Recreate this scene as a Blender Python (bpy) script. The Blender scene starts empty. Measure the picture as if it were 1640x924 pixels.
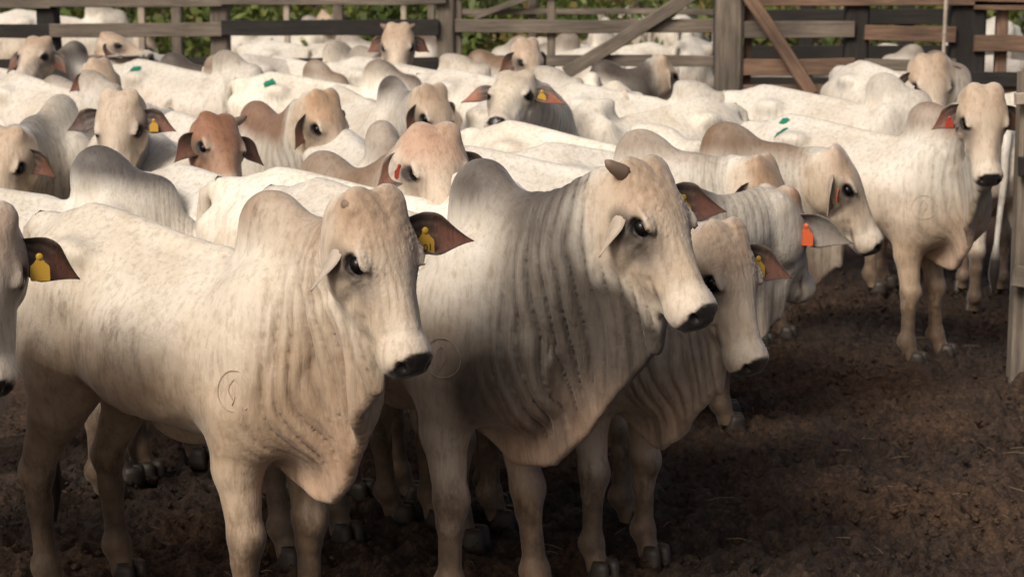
import bpy, math, random, time, os
os.environ.setdefault('OPENBLAS_NUM_THREADS', '1')
os.environ.setdefault('OMP_NUM_THREADS', '1')
import numpy as np
from mathutils import Vector, Matrix
from mathutils.bvhtree import BVHTree
from concurrent.futures import ThreadPoolExecutor

T0 = time.time()
R = math.radians
scene = bpy.context.scene
col = scene.collection

# ------------------------------------------------------------------ camera, sky, sun, exposure
CAM_H, PITCH, LENS = 2.25, 9.5, 66.0
cam_data = bpy.data.cameras.new('camera')
cam_data.lens = LENS
cam_data.sensor_width = 36.0
cam_data.clip_end = 2000
cam_data.dof.use_dof = True
cam_data.dof.focus_distance = 6.3
cam_data.dof.aperture_fstop = 5.0
cam = bpy.data.objects.new('camera', cam_data)
cam.location = (0, 0, CAM_H)
cam.rotation_euler = (R(90 - PITCH), 0, 0)
col.objects.link(cam)
scene.camera = cam

SUN_ELEV, SUN_AZ = 41.0, 236.0        # azimuth of the direction TO the sun, counter-clockwise from +X
sun_vec = Vector((math.cos(R(SUN_ELEV)) * math.cos(R(SUN_AZ)), math.cos(R(SUN_ELEV)) * math.sin(R(SUN_AZ)), math.sin(R(SUN_ELEV))))
world = bpy.data.worlds.new('World')
scene.world = world
world.use_nodes = True
wn = world.node_tree.nodes
wl = world.node_tree.links
bg = wn['Background']
sky = wn.new('ShaderNodeTexSky')
sky.sky_type = 'NISHITA'
sky.sun_disc = False
sky.sun_elevation = R(SUN_ELEV)
sky.sun_rotation = R(90 - SUN_AZ)
sky.air_density = 0.7
sky.dust_density = 6.0
sky.ozone_density = 0.6
wb = wn.new('ShaderNodeMix')                      # even warm cast of a hazy late-morning sky
wb.data_type = 'RGBA'; wb.blend_type = 'MULTIPLY'; wb.inputs['Factor'].default_value = 1.0
wb.inputs[7].default_value = (1.0, 0.97, 0.91, 1)
wl.new(sky.outputs['Color'], wb.inputs[6])
wl.new(wb.outputs[2], bg.inputs['Color'])
bg.inputs['Strength'].default_value = 0.096
sun_data = bpy.data.lights.new('sun', 'SUN')
sun_data.energy = 2.6
sun_data.angle = R(22.0)        # the sun behind thin cloud: soft shadow edges
sun_data.color = (1.0, 0.945, 0.865)
sun = bpy.data.objects.new('sun', sun_data)
sun.rotation_euler = sun_vec.to_track_quat('Z', 'Y').to_euler()
sun.location = (-20, -10, 30)
col.objects.link(sun)

scene.view_settings.view_transform = 'Standard'
scene.view_settings.look = 'None'
scene.view_settings.gamma = 1.0
scene.view_settings.exposure = 0.08
scene.view_settings.use_curve_mapping = False
scene.cycles.max_bounces = 5
scene.cycles.diffuse_bounces = 3
scene.cycles.glossy_bounces = 2
scene.cycles.transmission_bounces = 2

# ------------------------------------------------------------------ measuring helpers
F_PX = LENS / 36.0 * 1640.0
CP, SP = math.cos(R(PITCH)), math.sin(R(PITCH))

def at(px, py, Y):
    """a point of the place at ground distance Y that lies on the line of sight of a photo pixel"""
    a = (px - 820.0) / F_PX
    b = (py - 462.0) / F_PX
    dy = CP - b * SP
    dz = -SP - b * CP
    k = Y / dy
    return np.array([a * k, Y, CAM_H + dz * k])

def project(p):
    h = CAM_H - p[2]
    zc = p[1] * CP + h * SP
    return 820 + F_PX * p[0] / zc, 462 + F_PX * (h * CP - p[1] * SP) / zc

def ground_z(y):
    y = np.asarray(y, float)
    return np.clip(y - 13.0, 0, None) * 0.012

# ------------------------------------------------------------------ noise (numpy)
_rng = np.random.default_rng(11)
_lat = _rng.random((256, 256)).astype(np.float32)
_lat3 = _rng.random((32, 32, 32)).astype(np.float32)

def noise2(x, y):
    xi = np.floor(x).astype(np.int64); yi = np.floor(y).astype(np.int64)
    fx = (x - xi); fy = (y - yi)
    fx = fx * fx * (3 - 2 * fx); fy = fy * fy * (3 - 2 * fy)
    x0 = xi & 255; x1 = (xi + 1) & 255; y0 = yi & 255; y1 = (yi + 1) & 255
    a = _lat[x0, y0]; b = _lat[x1, y0]; c = _lat[x0, y1]; d = _lat[x1, y1]
    return (a + (b - a) * fx) * (1 - fy) + (c + (d - c) * fx) * fy - 0.5

def noise3(p, s=1.0, o=0.0):
    q = p * s + o
    qi = np.floor(q).astype(np.int64)
    f = q - qi
    f = f * f * (3 - 2 * f)
    i0 = qi & 31; i1 = (qi + 1) & 31
    r = 0
    for dx in (0, 1):
        ix = (i1 if dx else i0)[:, 0]; wx = f[:, 0] if dx else 1 - f[:, 0]
        for dy in (0, 1):
            iy = (i1 if dy else i0)[:, 1]; wy = f[:, 1] if dy else 1 - f[:, 1]
            for dz in (0, 1):
                iz = (i1 if dz else i0)[:, 2]; wz = f[:, 2] if dz else 1 - f[:, 2]
                r = r + _lat3[ix, iy, iz] * wx * wy * wz
    return r - 0.5

def sstep(a, b, x):
    t = np.clip((x - a) / (b - a), 0, 1)
    return t * t * (3 - 2 * t)

# ------------------------------------------------------------------ scene-graph helpers
def tag(o, label=None, cat=None, group=None, kind=None):
    if label: o['label'] = label
    if cat: o['category'] = cat
    if group: o['group'] = group
    if kind: o['kind'] = kind
    return o

def empty(name, loc=(0, 0, 0), rz=0.0):
    o = bpy.data.objects.new(name, None)
    o.empty_display_size = 0.2
    o.location = loc
    o.rotation_euler = (0, 0, rz)
    col.objects.link(o)
    return o

def mesh_np(name, V, F, smooth=True):
    """V (n,3) array; F (m,4) or (m,3) array or list of tuples"""
    me = bpy.data.meshes.new(name)
    V = np.asarray(V, np.float32)
    if isinstance(F, np.ndarray):
        m, k = F.shape
        me.vertices.add(len(V)); me.vertices.foreach_set('co', V.ravel())
        me.loops.add(m * k); me.loops.foreach_set('vertex_index', F.astype(np.int32).ravel())
        me.polygons.add(m)
        me.polygons.foreach_set('loop_start', np.arange(0, m * k, k, dtype=np.int32))
        me.update(calc_edges=True)
    else:
        me.from_pydata([tuple(map(float, v)) for v in V], [], [tuple(f) for f in F])
        me.update()
    if smooth:
        me.polygons.foreach_set('use_smooth', np.ones(len(me.polygons), bool))
    return me

def obj(name, me, mat=None, parent=None, loc=None, rot=None):
    o = bpy.data.objects.new(name, me)
    if mat is not None and not me.materials:
        me.materials.append(mat)
    col.objects.link(o)
    if parent is not None:
        o.parent = parent
    if loc is not None: o.location = loc
    if rot is not None: o.rotation_euler = rot
    return o

class MB:
    """collects simple shapes for one mesh"""
    def __init__(self): self.V = []; self.F = []
    def add(self, V, F):
        n = len(self.V)
        self.V += [tuple(map(float, v)) for v in V]
        self.F += [tuple(i + n for i in f) for f in F]
    def box(self, c, size, M=None, jit=0.0, rnd=None):
        c = Vector(c); s = Vector(size) / 2
        vs = []
        for x in (-1, 1):
            for y in (-1, 1):
                for z in (-1, 1):
                    v = Vector((x * s.x, y * s.y, z * s.z))
                    if jit and rnd: v += Vector((rnd.uniform(-jit, jit), rnd.uniform(-jit, jit), rnd.uniform(-jit, jit)))
                    if M is not None: v = M @ v
                    vs.append(c + v)
        self.add(vs, [(0, 1, 3, 2), (4, 6, 7, 5), (0, 4, 5, 1), (2, 3, 7, 6), (0, 2, 6, 4), (1, 5, 7, 3)])
    def tube(self, pts, rads, n=8, cap=True):
        pts = [Vector(p) for p in pts]
        base = len(self.V)
        ref = None
        for i, p in enumerate(pts):
            t = (pts[min(i + 1, len(pts) - 1)] - pts[max(i - 1, 0)]).normalized()
            if ref is None:
                ref = t.orthogonal().normalized()
            a = (ref - t * ref.dot(t)).normalized(); ref = a
            b = t.cross(a)
            for k in range(n):
                w = 2 * math.pi * k / n
                self.V.append(tuple(p + (a * math.cos(w) + b * math.sin(w)) * rads[i]))
        for i in range(len(pts) - 1):
            for k in range(n):
                k2 = (k + 1) % n
                self.F.append((base + i * n + k, base + i * n + k2, base + (i + 1) * n + k2, base + (i + 1) * n + k))
        if cap:
            self.F.append(tuple(base + k for k in reversed(range(n))))
            self.F.append(tuple(base + (len(pts) - 1) * n + k for k in range(n)))
    def mesh(self, name, smooth=False):
        return mesh_np(name, self.V, self.F, smooth)
    def build(self, name, mat, parent=None, smooth=False):
        return obj(name, self.mesh(name, smooth), mat, parent)

# ------------------------------------------------------------------ materials
def new_mat(name):
    m = bpy.data.materials.new(name)
    m.use_nodes = True
    nt = m.node_tree
    b = nt.nodes['Principled BSDF']
    return m, nt, nt.nodes, nt.links, b

def node(ns, t, **kw):
    n = ns.new(t)
    for k, v in kw.items():
        if k.startswith('i_'):
            n.inputs[k[2:].replace('_', ' ')].default_value = v
        else:
            setattr(n, k, v)
    return n

def plain(name, rgb, rough=0.5, **kw):
    m, nt, ns, ls, b = new_mat(name)
    b.inputs['Base Color'].default_value = (*rgb, 1)
    b.inputs['Roughness'].default_value = rough
    for k, v in kw.items():
        b.inputs[k.replace('_', ' ')].default_value = v
    return m

def ramp(ns, stops):
    r = ns.new('ShaderNodeValToRGB')
    e = r.color_ramp.elements
    while len(e) < len(stops): e.new(0.5)
    for el, (p, c) in zip(e, stops):
        el.position = p
        el.color = (*c, 1) if len(c) == 3 else c
    return r

def mathn(ns, ls, op, a, b=None, clamp=False):
    n = ns.new('ShaderNodeMath'); n.operation = op; n.use_clamp = clamp
    for i, v in enumerate((a, b)):
        if v is None: continue
        if hasattr(v, 'links'): ls.new(v, n.inputs[i])
        else: n.inputs[i].default_value = v
    return n.outputs[0]

def mixc(ns, ls, fac, a, b, mode='MIX'):
    n = ns.new('ShaderNodeMix'); n.data_type = 'RGBA'; n.blend_type = mode; n.clamp_factor = True
    for sock, v in ((n.inputs['Factor'], fac), (n.inputs[6], a), (n.inputs[7], b)):
        if hasattr(v, 'links'): ls.new(v, sock)
        elif isinstance(v, tuple): sock.default_value = (*v, 1) if len(v) == 3 else v
        else: sock.default_value = v
    return n.outputs[2]

def make_hide():
    m, nt, ns, ls, b = new_mat('cattle_hide')
    tc = ns.new('ShaderNodeTexCoord'); oi = ns.new('ShaderNodeObjectInfo')
    off = ns.new('ShaderNodeVectorMath'); off.operation = 'ADD'
    sc = ns.new('ShaderNodeVectorMath'); sc.operation = 'SCALE'; sc.inputs['Scale'].default_value = 37.0
    comb = ns.new('ShaderNodeCombineXYZ')
    for i in range(3): ls.new(oi.outputs['Random'], comb.inputs[i])
    ls.new(comb.outputs[0], sc.inputs[0]); ls.new(tc.outputs['Object'], off.inputs[0]); ls.new(sc.outputs[0], off.inputs[1])
    P = off.outputs[0]
    coat = node(ns, 'ShaderNodeAttribute', attribute_name='coat')
    aux = node(ns, 'ShaderNodeAttribute', attribute_name='aux')
    sep = ns.new('ShaderNodeSeparateColor'); ls.new(aux.outputs['Color'], sep.inputs[0])
    phase, fmask, wet = sep.outputs[0], sep.outputs[1], sep.outputs[2]
    dirt = node(ns, 'ShaderNodeAttribute', attribute_name='dirt')
    mud = dirt.outputs['Fac']
    # broad tint changes
    n1 = node(ns, 'ShaderNodeTexNoise', i_Scale=2.6, i_Detail=5.0, i_Roughness=0.6); ls.new(P, n1.inputs['Vector'])
    r1 = ramp(ns, [(0.34, (0.80, 0.73, 0.64)), (0.56, (1.0, 0.99, 0.97)), (0.72, (1.06, 1.05, 1.03))]); ls.new(n1.outputs[0], r1.inputs[0])
    c = mixc(ns, ls, 0.7, coat.outputs['Color'], r1.outputs[0], 'MULTIPLY')
    # vertical hair streaks and speckle
    mp = ns.new('ShaderNodeMapping'); mp.inputs['Scale'].default_value = (1.0, 1.0, 0.22); ls.new(P, mp.inputs[0])
    n2 = node(ns, 'ShaderNodeTexNoise', i_Scale=46.0, i_Detail=3.0, i_Roughness=0.68); ls.new(mp.outputs[0], n2.inputs['Vector'])
    r2 = ramp(ns, [(0.34, (0.62, 0.57, 0.52)), (0.50, (1, 1, 1)), (0.70, (1.14, 1.13, 1.12))]); ls.new(n2.outputs[0], r2.inputs[0])
    c = mixc(ns, ls, 0.5, c, r2.outputs[0], 'MULTIPLY')
    n5 = node(ns, 'ShaderNodeTexNoise', i_Scale=11.0, i_Detail=5.0, i_Roughness=0.72); ls.new(P, n5.inputs['Vector'])
    r5 = ramp(ns, [(0.36, (0.74, 0.66, 0.56)), (0.5, (1, 1, 1))]); ls.new(n5.outputs[0], r5.inputs[0])
    c = mixc(ns, ls, 0.32, c, r5.outputs[0], 'MULTIPLY')
    # dried mud and dung stains
    mp2 = ns.new('ShaderNodeMapping'); mp2.inputs['Scale'].default_value = (1.0, 1.0, 0.45); ls.new(P, mp2.inputs[0])
    n3 = node(ns, 'ShaderNodeTexNoise', i_Scale=9.0, i_Detail=6.0, i_Roughness=0.72); ls.new(mp2.outputs[0], n3.inputs['Vector'])
    mm = mathn(ns, ls, 'ADD', mathn(ns, ls, 'MULTIPLY', n3.outputs[0], 1.0), mud)
    mk = ns.new('ShaderNodeMapRange'); mk.inputs['From Min'].default_value = 0.78; mk.inputs['From Max'].default_value = 1.02
    ls.new(mm, mk.inputs['Value'])
    n4 = n5
    r4 = ramp(ns, [(0.35, (0.040, 0.025, 0.016)), (0.65, (0.15, 0.092, 0.053))]); ls.new(n4.outputs[0], r4.inputs[0])
    mkf = mathn(ns, ls, 'MULTIPLY', mk.outputs[0], 0.85)
    c = mixc(ns, ls, mkf, c, r4.outputs[0])
    ls.new(c, b.inputs['Base Color'])
    # gloss
    rg = mathn(ns, ls, 'SUBTRACT', 0.56, mathn(ns, ls, 'MULTIPLY', wet, 0.36))
    ls.new(rg, b.inputs['Roughness'])
    b.inputs['Specular IOR Level'].default_value = 0.36
    b.inputs['Sheen Weight'].default_value = 0.22
    b.inputs['Sheen Roughness'].default_value = 0.4
    # relief: skin folds, hair
    ph = mathn(ns, ls, 'MULTIPLY', phase, 190.0)
    wv = mathn(ns, ls, 'SINE', ph)
    wv = mathn(ns, ls, 'MULTIPLY', mathn(ns, ls, 'POWER', mathn(ns, ls, 'ABSOLUTE', wv), 0.6), fmask)
    b1 = node(ns, 'ShaderNodeBump', i_Strength=0.25, i_Distance=0.005); ls.new(wv, b1.inputs['Height'])
    b2 = node(ns, 'ShaderNodeBump', i_Strength=0.7, i_Distance=0.005); ls.new(n2.outputs[0], b2.inputs['Height']); ls.new(b1.outputs[0], b2.inputs['Normal'])
    b3 = node(ns, 'ShaderNodeBump', i_Strength=0.4, i_Distance=0.012); ls.new(n5.outputs[0], b3.inputs['Height']); ls.new(b2.outputs[0], b3.inputs['Normal'])
    ls.new(b3.outputs[0], b.inputs['Normal'])
    return m

HIDE = make_hide()
EYE = plain('eye_wet', (0.005, 0.004, 0.0035), 0.22, Specular_IOR_Level=0.2)
HOOF = plain('hoof_horn', (0.035, 0.026, 0.019), 0.55)
HORN = plain('horn_keratin', (0.20, 0.14, 0.10), 0.65)
TAGY = plain('tag_yellow', (0.46, 0.27, 0.03), 0.5)
TAGO = plain('tag_orange', (0.52, 0.09, 0.025), 0.4)
TAGR = plain('tag_red', (0.36, 0.045, 0.025), 0.4)
TAGINK = plain('tag_ink', (0.05, 0.03, 0.01), 0.5)
GREEN = plain('marking_paint_green', (0.0, 0.18, 0.105), 0.6)
BRANDM = plain('brand_scar', (0.47, 0.385, 0.30), 0.85)

# ------------------------------------------------------------------ cattle: one implicit body per animal, meshed with surface nets
def tab(xs, ys, n=300):
    xs = np.asarray(xs, float); ys = np.asarray(ys, float)
    m = np.gradient(ys, xs)
    X = np.linspace(xs[0], xs[-1], n)
    i = np.clip(np.searchsorted(xs, X) - 1, 0, len(xs) - 2)
    h = xs[i + 1] - xs[i]; t = (X - xs[i]) / h
    Y = ((2 * t**3 - 3 * t**2 + 1) * ys[i] + (t**3 - 2 * t**2 + t) * h * m[i] + (-2 * t**3 + 3 * t**2) * ys[i + 1] + (t**3 - t**2) * h * m[i + 1])
    return X, Y

TX = [-0.87, -0.81, -0.69, -0.49, -0.26, 0.0, 0.20, 0.38, 0.54, 0.67, 0.76]
T_TOP = tab(TX, [1.20, 1.32, 1.415, 1.455, 1.415, 1.362, 1.35, 1.35, 1.29, 1.17, 1.02])
T_BOT = tab(TX, [1.02, 0.92, 0.87, 0.845, 0.80, 0.75, 0.725, 0.715, 0.71, 0.74, 0.83])
T_WID = tab(TX, [0.05, 0.135, 0.205, 0.245, 0.272, 0.302, 0.292, 0.25, 0.21, 0.16, 0.08])
T_ROOF = tab(TX, [0.25, 0.34, 0.42, 0.47, 0.54, 0.58, 0.60, 0.62, 0.56, 0.5, 0.4])

HU = [-0.05, -0.02, 0.03, 0.09, 0.15, 0.20, 0.26, 0.33, 0.40, 0.455, 0.49, 0.512]
H_DOR = tab(HU, [-0.06, -0.018, 0.012, 0.026, 0.026, 0.018, 0.004, -0.008, -0.016, -0.021, -0.030, -0.058])
H_DEP = tab(HU, [0.08, 0.16, 0.215, 0.25, 0.268, 0.268, 0.238, 0.188, 0.156, 0.148, 0.136, 0.09])
H_WID = tab(HU, [0.078, 0.106, 0.124, 0.136, 0.139, 0.128, 0.101, 0.077, 0.066, 0.067, 0.064, 0.046])
H_TOPN = tab(HU, [0.3, 0.25, 0.2, 0.16, 0.15, 0.18, 0.28, 0.38, 0.36, 0.25, 0.2, 0.2])

def smin(a, b, k):
    h = np.clip(0.5 + 0.5 * (b - a) / k, 0, 1)
    return b + (a - b) * h - k * h * (1 - h)

def smax(a, b, k):
    return -smin(-a, -b, k)

def ellip(p, c, r, A=None):
    q = p - np.asarray(c, np.float32)
    if A is not None: q = q @ A.T
    x = q[:, 0] / np.float32(r[0]); y = q[:, 1] / np.float32(r[1]); z = q[:, 2] / np.float32(r[2])
    k0 = np.sqrt(x * x + y * y + z * z)
    x = x / np.float32(r[0]); y = y / np.float32(r[1]); z = z / np.float32(r[2])
    k1 = np.sqrt(x * x + y * y + z * z) + np.float32(1e-6)
    return k0 * (k0 - 1) / k1

def cone(p, a, b, ra, rb):
    a = np.asarray(a, np.float32); ba = np.asarray(b, np.float32) - a
    pa = p - a
    h = np.clip(pa @ ba / max(float(ba @ ba), 1e-9), 0, 1)
    q = pa - h[:, None] * ba
    return np.sqrt((q * q).sum(1)) - (ra + (rb - ra) * h)

def rot_y(deg):
    c, s = math.cos(R(deg)), math.sin(R(deg))
    return np.array([[c, 0, s], [0, 1, 0], [-s, 0, c]], np.float32)   # rows are the local axes

def nrm(v):
    v = np.asarray(v, float)
    return v / np.linalg.norm(v)

def polyline_near(p, C):
    """nearest point on a polyline: squared distance and parameter 0..1"""
    n = len(C) - 1
    dim = C.shape[1]
    cols = [np.ascontiguousarray(p[:, k], dtype=np.float32) for k in range(dim)]
    best = None
    for i in range(n):
        ba = (C[i + 1] - C[i]).astype(np.float32)
        o = [cols[k] - np.float32(C[i][k]) for k in range(dim)]
        h = o[0] * ba[0]
        for k in range(1, dim): h += o[k] * ba[k]
        h *= np.float32(1.0 / max(float(ba @ ba), 1e-9))
        np.clip(h, 0, 1, out=h)
        dd = None
        for k in range(dim):
            q = o[k] - h * ba[k]
            q *= q
            dd = q if dd is None else dd + q
        if best is None:
            best = dd; bt = h
        else:
            m = dd < best
            best = np.where(m, dd, best); bt = np.where(m, h + np.float32(i), bt)
    return best, bt / np.float32(n)

class Cow:
    def __init__(self, sp):
        self.sp = sp
        s = sp['scale']; hd = R(sp['heading'])
        self.M = np.array([[math.cos(hd), -math.sin(hd), 0], [math.sin(hd), math.cos(hd), 0], [0, 0, 1]])
        self.base = np.array(sp['base'], float)
        self.s = s
        # head frame
        self.hw = sp.get('hw', 0.89 + 0.16 * random.Random(sp.get('seed', 1) * 7).random())
        self.hs = sp.get('hs', 0.98 + 0.08 * random.Random(sp.get('seed', 1) * 13 + 5).random())
        yaw, pit, roll = R(sp.get('yaw', sp['heading'])), R(sp.get('pitch', -50)), R(sp.get('roll', 0))
        u = np.array([math.cos(pit) * math.cos(yaw), math.cos(pit) * math.sin(yaw), math.sin(pit)])
        n = np.array([-math.sin(pit) * math.cos(yaw), -math.sin(pit) * math.sin(yaw), math.cos(pit)])
        l = np.cross(n, u)
        n2 = n * math.cos(roll) + l * math.sin(roll); l2 = np.cross(n2, u)
        toL = self.M.T
        self.A = np.array([toL @ u, toL @ l2, toL @ n2], np.float32)   # rows u, s, n
        if 'poll' in sp:
            self.O = (toL @ (np.array(sp['poll']) - self.base) / s).astype(np.float32)
        else:
            self.O = np.array(sp.get('poll_local', (1.02, 0, 1.50)), np.float32)
        hump = sp.get('hump_k', 1.0)
        self.hump = hump
        self.HC = np.array([0.43, 0, 1.41 + 0.02 * hump], np.float32)
        # neck curve
        P0 = np.array([0.46, 0, 1.10]); P2 = self.head_pt(0.055, 0, -0.125)
        P1 = np.array(sp.get('neck_ctrl', (0.46 + 0.55 * min(0.75, np.linalg.norm(P2 - P0)), 0, 0.5 * (1.16 + P2[2]) - 0.02)))
        t = np.linspace(0, 1, 11)[:, None]
        self.NC = ((1 - t) ** 2 * P0 + 2 * t * (1 - t) * P1 + t * t * P2).astype(np.float32)
        T = np.gradient(self.NC, axis=0); T /= np.linalg.norm(T, axis=1)[:, None]
        S = np.cross([0, 0, 1.0], T); S /= np.linalg.norm(S, axis=1)[:, None] + 1e-6
        U = np.cross(T, S)
        self.NT, self.NS, self.NU = T.astype(np.float32), S.astype(np.float32), U.astype(np.float32)
        # dewlap path in plan, with its lower edge
        th = self.head_pt(0.33, 0, -0.19)
        dwk = sp.get('dewlap', 1.0)
        B0, B1, B2 = np.array([0.42, 0]), np.array([max(0.58, min(0.66, th[0] - 0.05)), 0]), np.array([th[0], th[1]])
        ctl = [[0.28, 0], [0.42, 0]] + [list((1 - q) ** 2 * B0 + 2 * q * (1 - q) * B1 + q * q * B2) for q in (0.25, 0.5, 0.75, 1.0)]
        ctl = np.array(ctl)
        thz = th[2]
        low = [0.74, 0.645, 0.59 - 0.06 * (dwk - 1), 0.61 - 0.14 * (dwk - 1), 0.5 * 0.64 + 0.5 * (thz - 0.28 * dwk), thz - 0.20 * dwk]
        # catmull-rom resample
        pts = np.column_stack([ctl, low])
        out = []
        for i in range(len(pts) - 1):
            p0, p1, p2, p3 = pts[max(i - 1, 0)], pts[i], pts[i + 1], pts[min(i + 2, len(pts) - 1)]
            for k in range(3):
                q = k / 3
                out.append(0.5 * (2 * p1 + (p2 - p0) * q + (2 * p0 - 5 * p1 + 4 * p2 - p3) * q * q + (3 * p1 - p0 - 3 * p2 + p3) * q**3))
        out.append(pts[-1])
        out = np.array(out)
        d = np.linalg.norm(np.diff(out[:, :2], axis=0), axis=1)
        ok = np.concatenate([[True], d > 1e-4]); out = out[ok]
        self.DP = out[:, :2].astype(np.float32)
        self.DL = out[:, 2].astype(np.float32)
        arc = np.concatenate([[0], np.cumsum(np.linalg.norm(np.diff(self.DP, axis=0), axis=1))])
        self.DA = arc
        tt = np.linspace(0, 1, len(out))
        self.DT = tt
        # top of the sheet: along the neck axis in height
        _, tn = polyline_near(np.column_stack([self.DP, np.interp(self.DP[:, 0], [0.2, 0.6, 1.2], [0.9, 1.05, 1.3])]).astype(np.float32), self.NC)
        nz = np.interp(tn, np.linspace(0, 1, 11), self.NC[:, 2])
        self.DTOP = np.where(self.DP[:, 0] < 0.5, 0.90, nz - 0.02).astype(np.float32)
        self.DTOP[-1] = min(self.DTOP[-1], thz + 0.06)
        g = np.gradient(self.DP, axis=0); g /= np.linalg.norm(g, axis=1)[:, None] + 1e-9
        self.DN = np.column_stack([-g[:, 1], g[:, 0]]).astype(np.float32)
        rn = random.Random(sp.get('seed', 1))
        self.ph = [rn.uniform(0, 6.28) for _ in range(6)]
        # legs
        lg = sp.get('legs', {})
        def leg(chain, key, sgn):
            dx, dy = lg.get(key, (0, 0))
            o = []
            for x, y, z, r in chain:
                w = max(0.0, 1 - z / 0.86)
                o.append((np.array([x + dx * w, sgn * y + dy * w, z], np.float32), r))
            return o
        fr = [(0.38, 0.150, 0.88, 0.115), (0.35, 0.155, 0.68, 0.076), (0.375, 0.150, 0.45, 0.054), (0.370, 0.150, 0.37, 0.041), (0.37, 0.150, 0.15, 0.040), (0.405, 0.150, 0.05, 0.047)]
        hi = [(-0.49, 0.160, 0.95, 0.155), (-0.55, 0.170, 0.75, 0.096), (-0.69, 0.165, 0.50, 0.056), (-0.675, 0.165, 0.37, 0.041), (-0.65, 0.165, 0.15, 0.041), (-0.615, 0.165, 0.05, 0.048)]
        self.legs = [leg(fr, 'fl', 1), leg(fr, 'fr', -1), leg(hi, 'hl', 1), leg(hi, 'hr', -1)]
        # eyes: found on the surface of the head
        self.eyes = []
        for sg in (1, -1):
            lo, hi_ = 0.02, 0.2
            for _ in range(24):
                m = 0.5 * (lo + hi_)
                dd = self.d_head(self.head_pt(0.185, sg * m, -0.046)[None].astype(np.float32), False)[0]
                if dd > 0: hi_ = m
                else: lo = m
            self.eyes.append(sg * (lo - 0.008))

    def head_pt(self, u, s, n):
        return self.O + self.hs * (np.array([u, s, n], np.float32) @ self.A)

    def to_head(self, p):
        return ((p - self.O) @ self.A.T) / self.hs

    def d_head(self, p, detail=True):
        q = self.to_head(p)
        u = np.clip(q[:, 0], HU[0], HU[-1])
        dor = np.interp(u, *H_DOR); dep = np.interp(u, *H_DEP); wid = np.interp(u, *H_WID) * self.hw; tn = np.interp(u, *H_TOPN)
        a = dep / 2
        vn = (q[:, 2] - (dor - a)) / a
        w = wid * (1 - tn * np.clip(vn, 0, 1.2) ** 2 - 0.22 * np.clip(-vn, 0, 1.2) ** 2)
        f = (np.abs(q[:, 1] / w) ** 2.5 + np.abs(vn) ** 2.5) ** 0.4
        d = (f - 1) * np.minimum(a, wid)
        du = q[:, 0] - u
        d = np.where(du != 0, np.sqrt(np.maximum(d, 0) ** 2 + du * du), d)
        # poll ridge
        qa = np.abs(q); qa[:, 0] = q[:, 0]; qa[:, 2] = q[:, 2]          # mirror the two sides
        d = smin(d, ellip(qa, (0.005, 0.055, -0.014), (0.050, 0.050, 0.026)), 0.05)
        # cheek, brow, muzzle, chin
        d = smin(d, ellip(qa, (0.150, 0.086, -0.140), (0.100, 0.038, 0.090)), 0.035)
        d = smin(d, ellip(qa, (0.330, 0.062, -0.100), (0.080, 0.024, 0.034)), 0.03)
        d = smin(d, ellip(q, (0.466, 0, -0.084), (0.060, 0.079, 0.060)), 0.03)
        d = smin(d, ellip(qa, (0.444, 0.046, -0.112), (0.058, 0.032, 0.046)), 0.018)
        d = smin(d, ellip(q, (0.420, 0, -0.150), (0.064, 0.044, 0.032)), 0.012)
        if detail:
            e = self.eyes[0]
            d = smax(d, -ellip(qa, (0.185, e + 0.006, -0.046), (0.030, 0.020, 0.022)), 0.012)
            d = smin(d, ellip(qa, (0.180, e - 0.010, -0.017), (0.044, 0.019, 0.010)), 0.016)
            d = smin(d, ellip(qa, (0.190, e - 0.008, -0.069), (0.036, 0.016, 0.010)), 0.014)
            d = smax(d, -ellip(qa, (0.512, 0.052, -0.060), (0.030, 0.020, 0.015)), 0.010)
            d = smax(d, -cone(qa, (0.33, 0.088, -0.122), (0.46, 0.082, -0.162), 0.010, 0.006), 0.018)
            d = smax(d, -cone(qa, (0.22, 0.134, -0.100), (0.37, 0.102, -0.085), 0.012, 0.008), 0.035)
            d = smax(d, -cone(qa, (0.255, 0.118, -0.10), (0.275, 0.085, -0.215), 0.014, 0.012), 0.035)
            if self.sp.get('moo'):
                d = smax(d, -ellip(q, (0.50, 0, -0.125), (0.09, 0.058, 0.028)), 0.01)
        return (d * self.hs).astype(np.float32)

    def neck_coords(self, p):
        dd, t = polyline_near(p, self.NC)
        x = t * 10
        i = np.clip(x.astype(int), 0, 9); f = (x - i)[:, None]
        C = self.NC[i] * (1 - f) + self.NC[i + 1] * f
        S = self.NS[i] * (1 - f) + self.NS[i + 1] * f
        U = self.NU[i] * (1 - f) + self.NU[i + 1] * f
        o = p - C
        return t, (o * S).sum(1), (o * U).sum(1), np.sqrt(dd)

    def dew_coords(self, p):
        dd, t = polyline_near(p[:, :2], self.DP)
        x = t * (len(self.DP) - 1)
        i = np.clip(x.astype(int), 0, len(self.DP) - 2); f = (x - i)
        C = self.DP[i] * (1 - f)[:, None] + self.DP[i + 1] * f[:, None]
        N = self.DN[i] * (1 - f)[:, None] + self.DN[i + 1] * f[:, None]
        o = p[:, :2] - C
        side = (o * N).sum(1)
        over = np.sqrt(np.maximum(dd - side * side, 0))
        w = np.interp(t, self.DT, self.DA)
        return t, side, over, w

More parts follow.
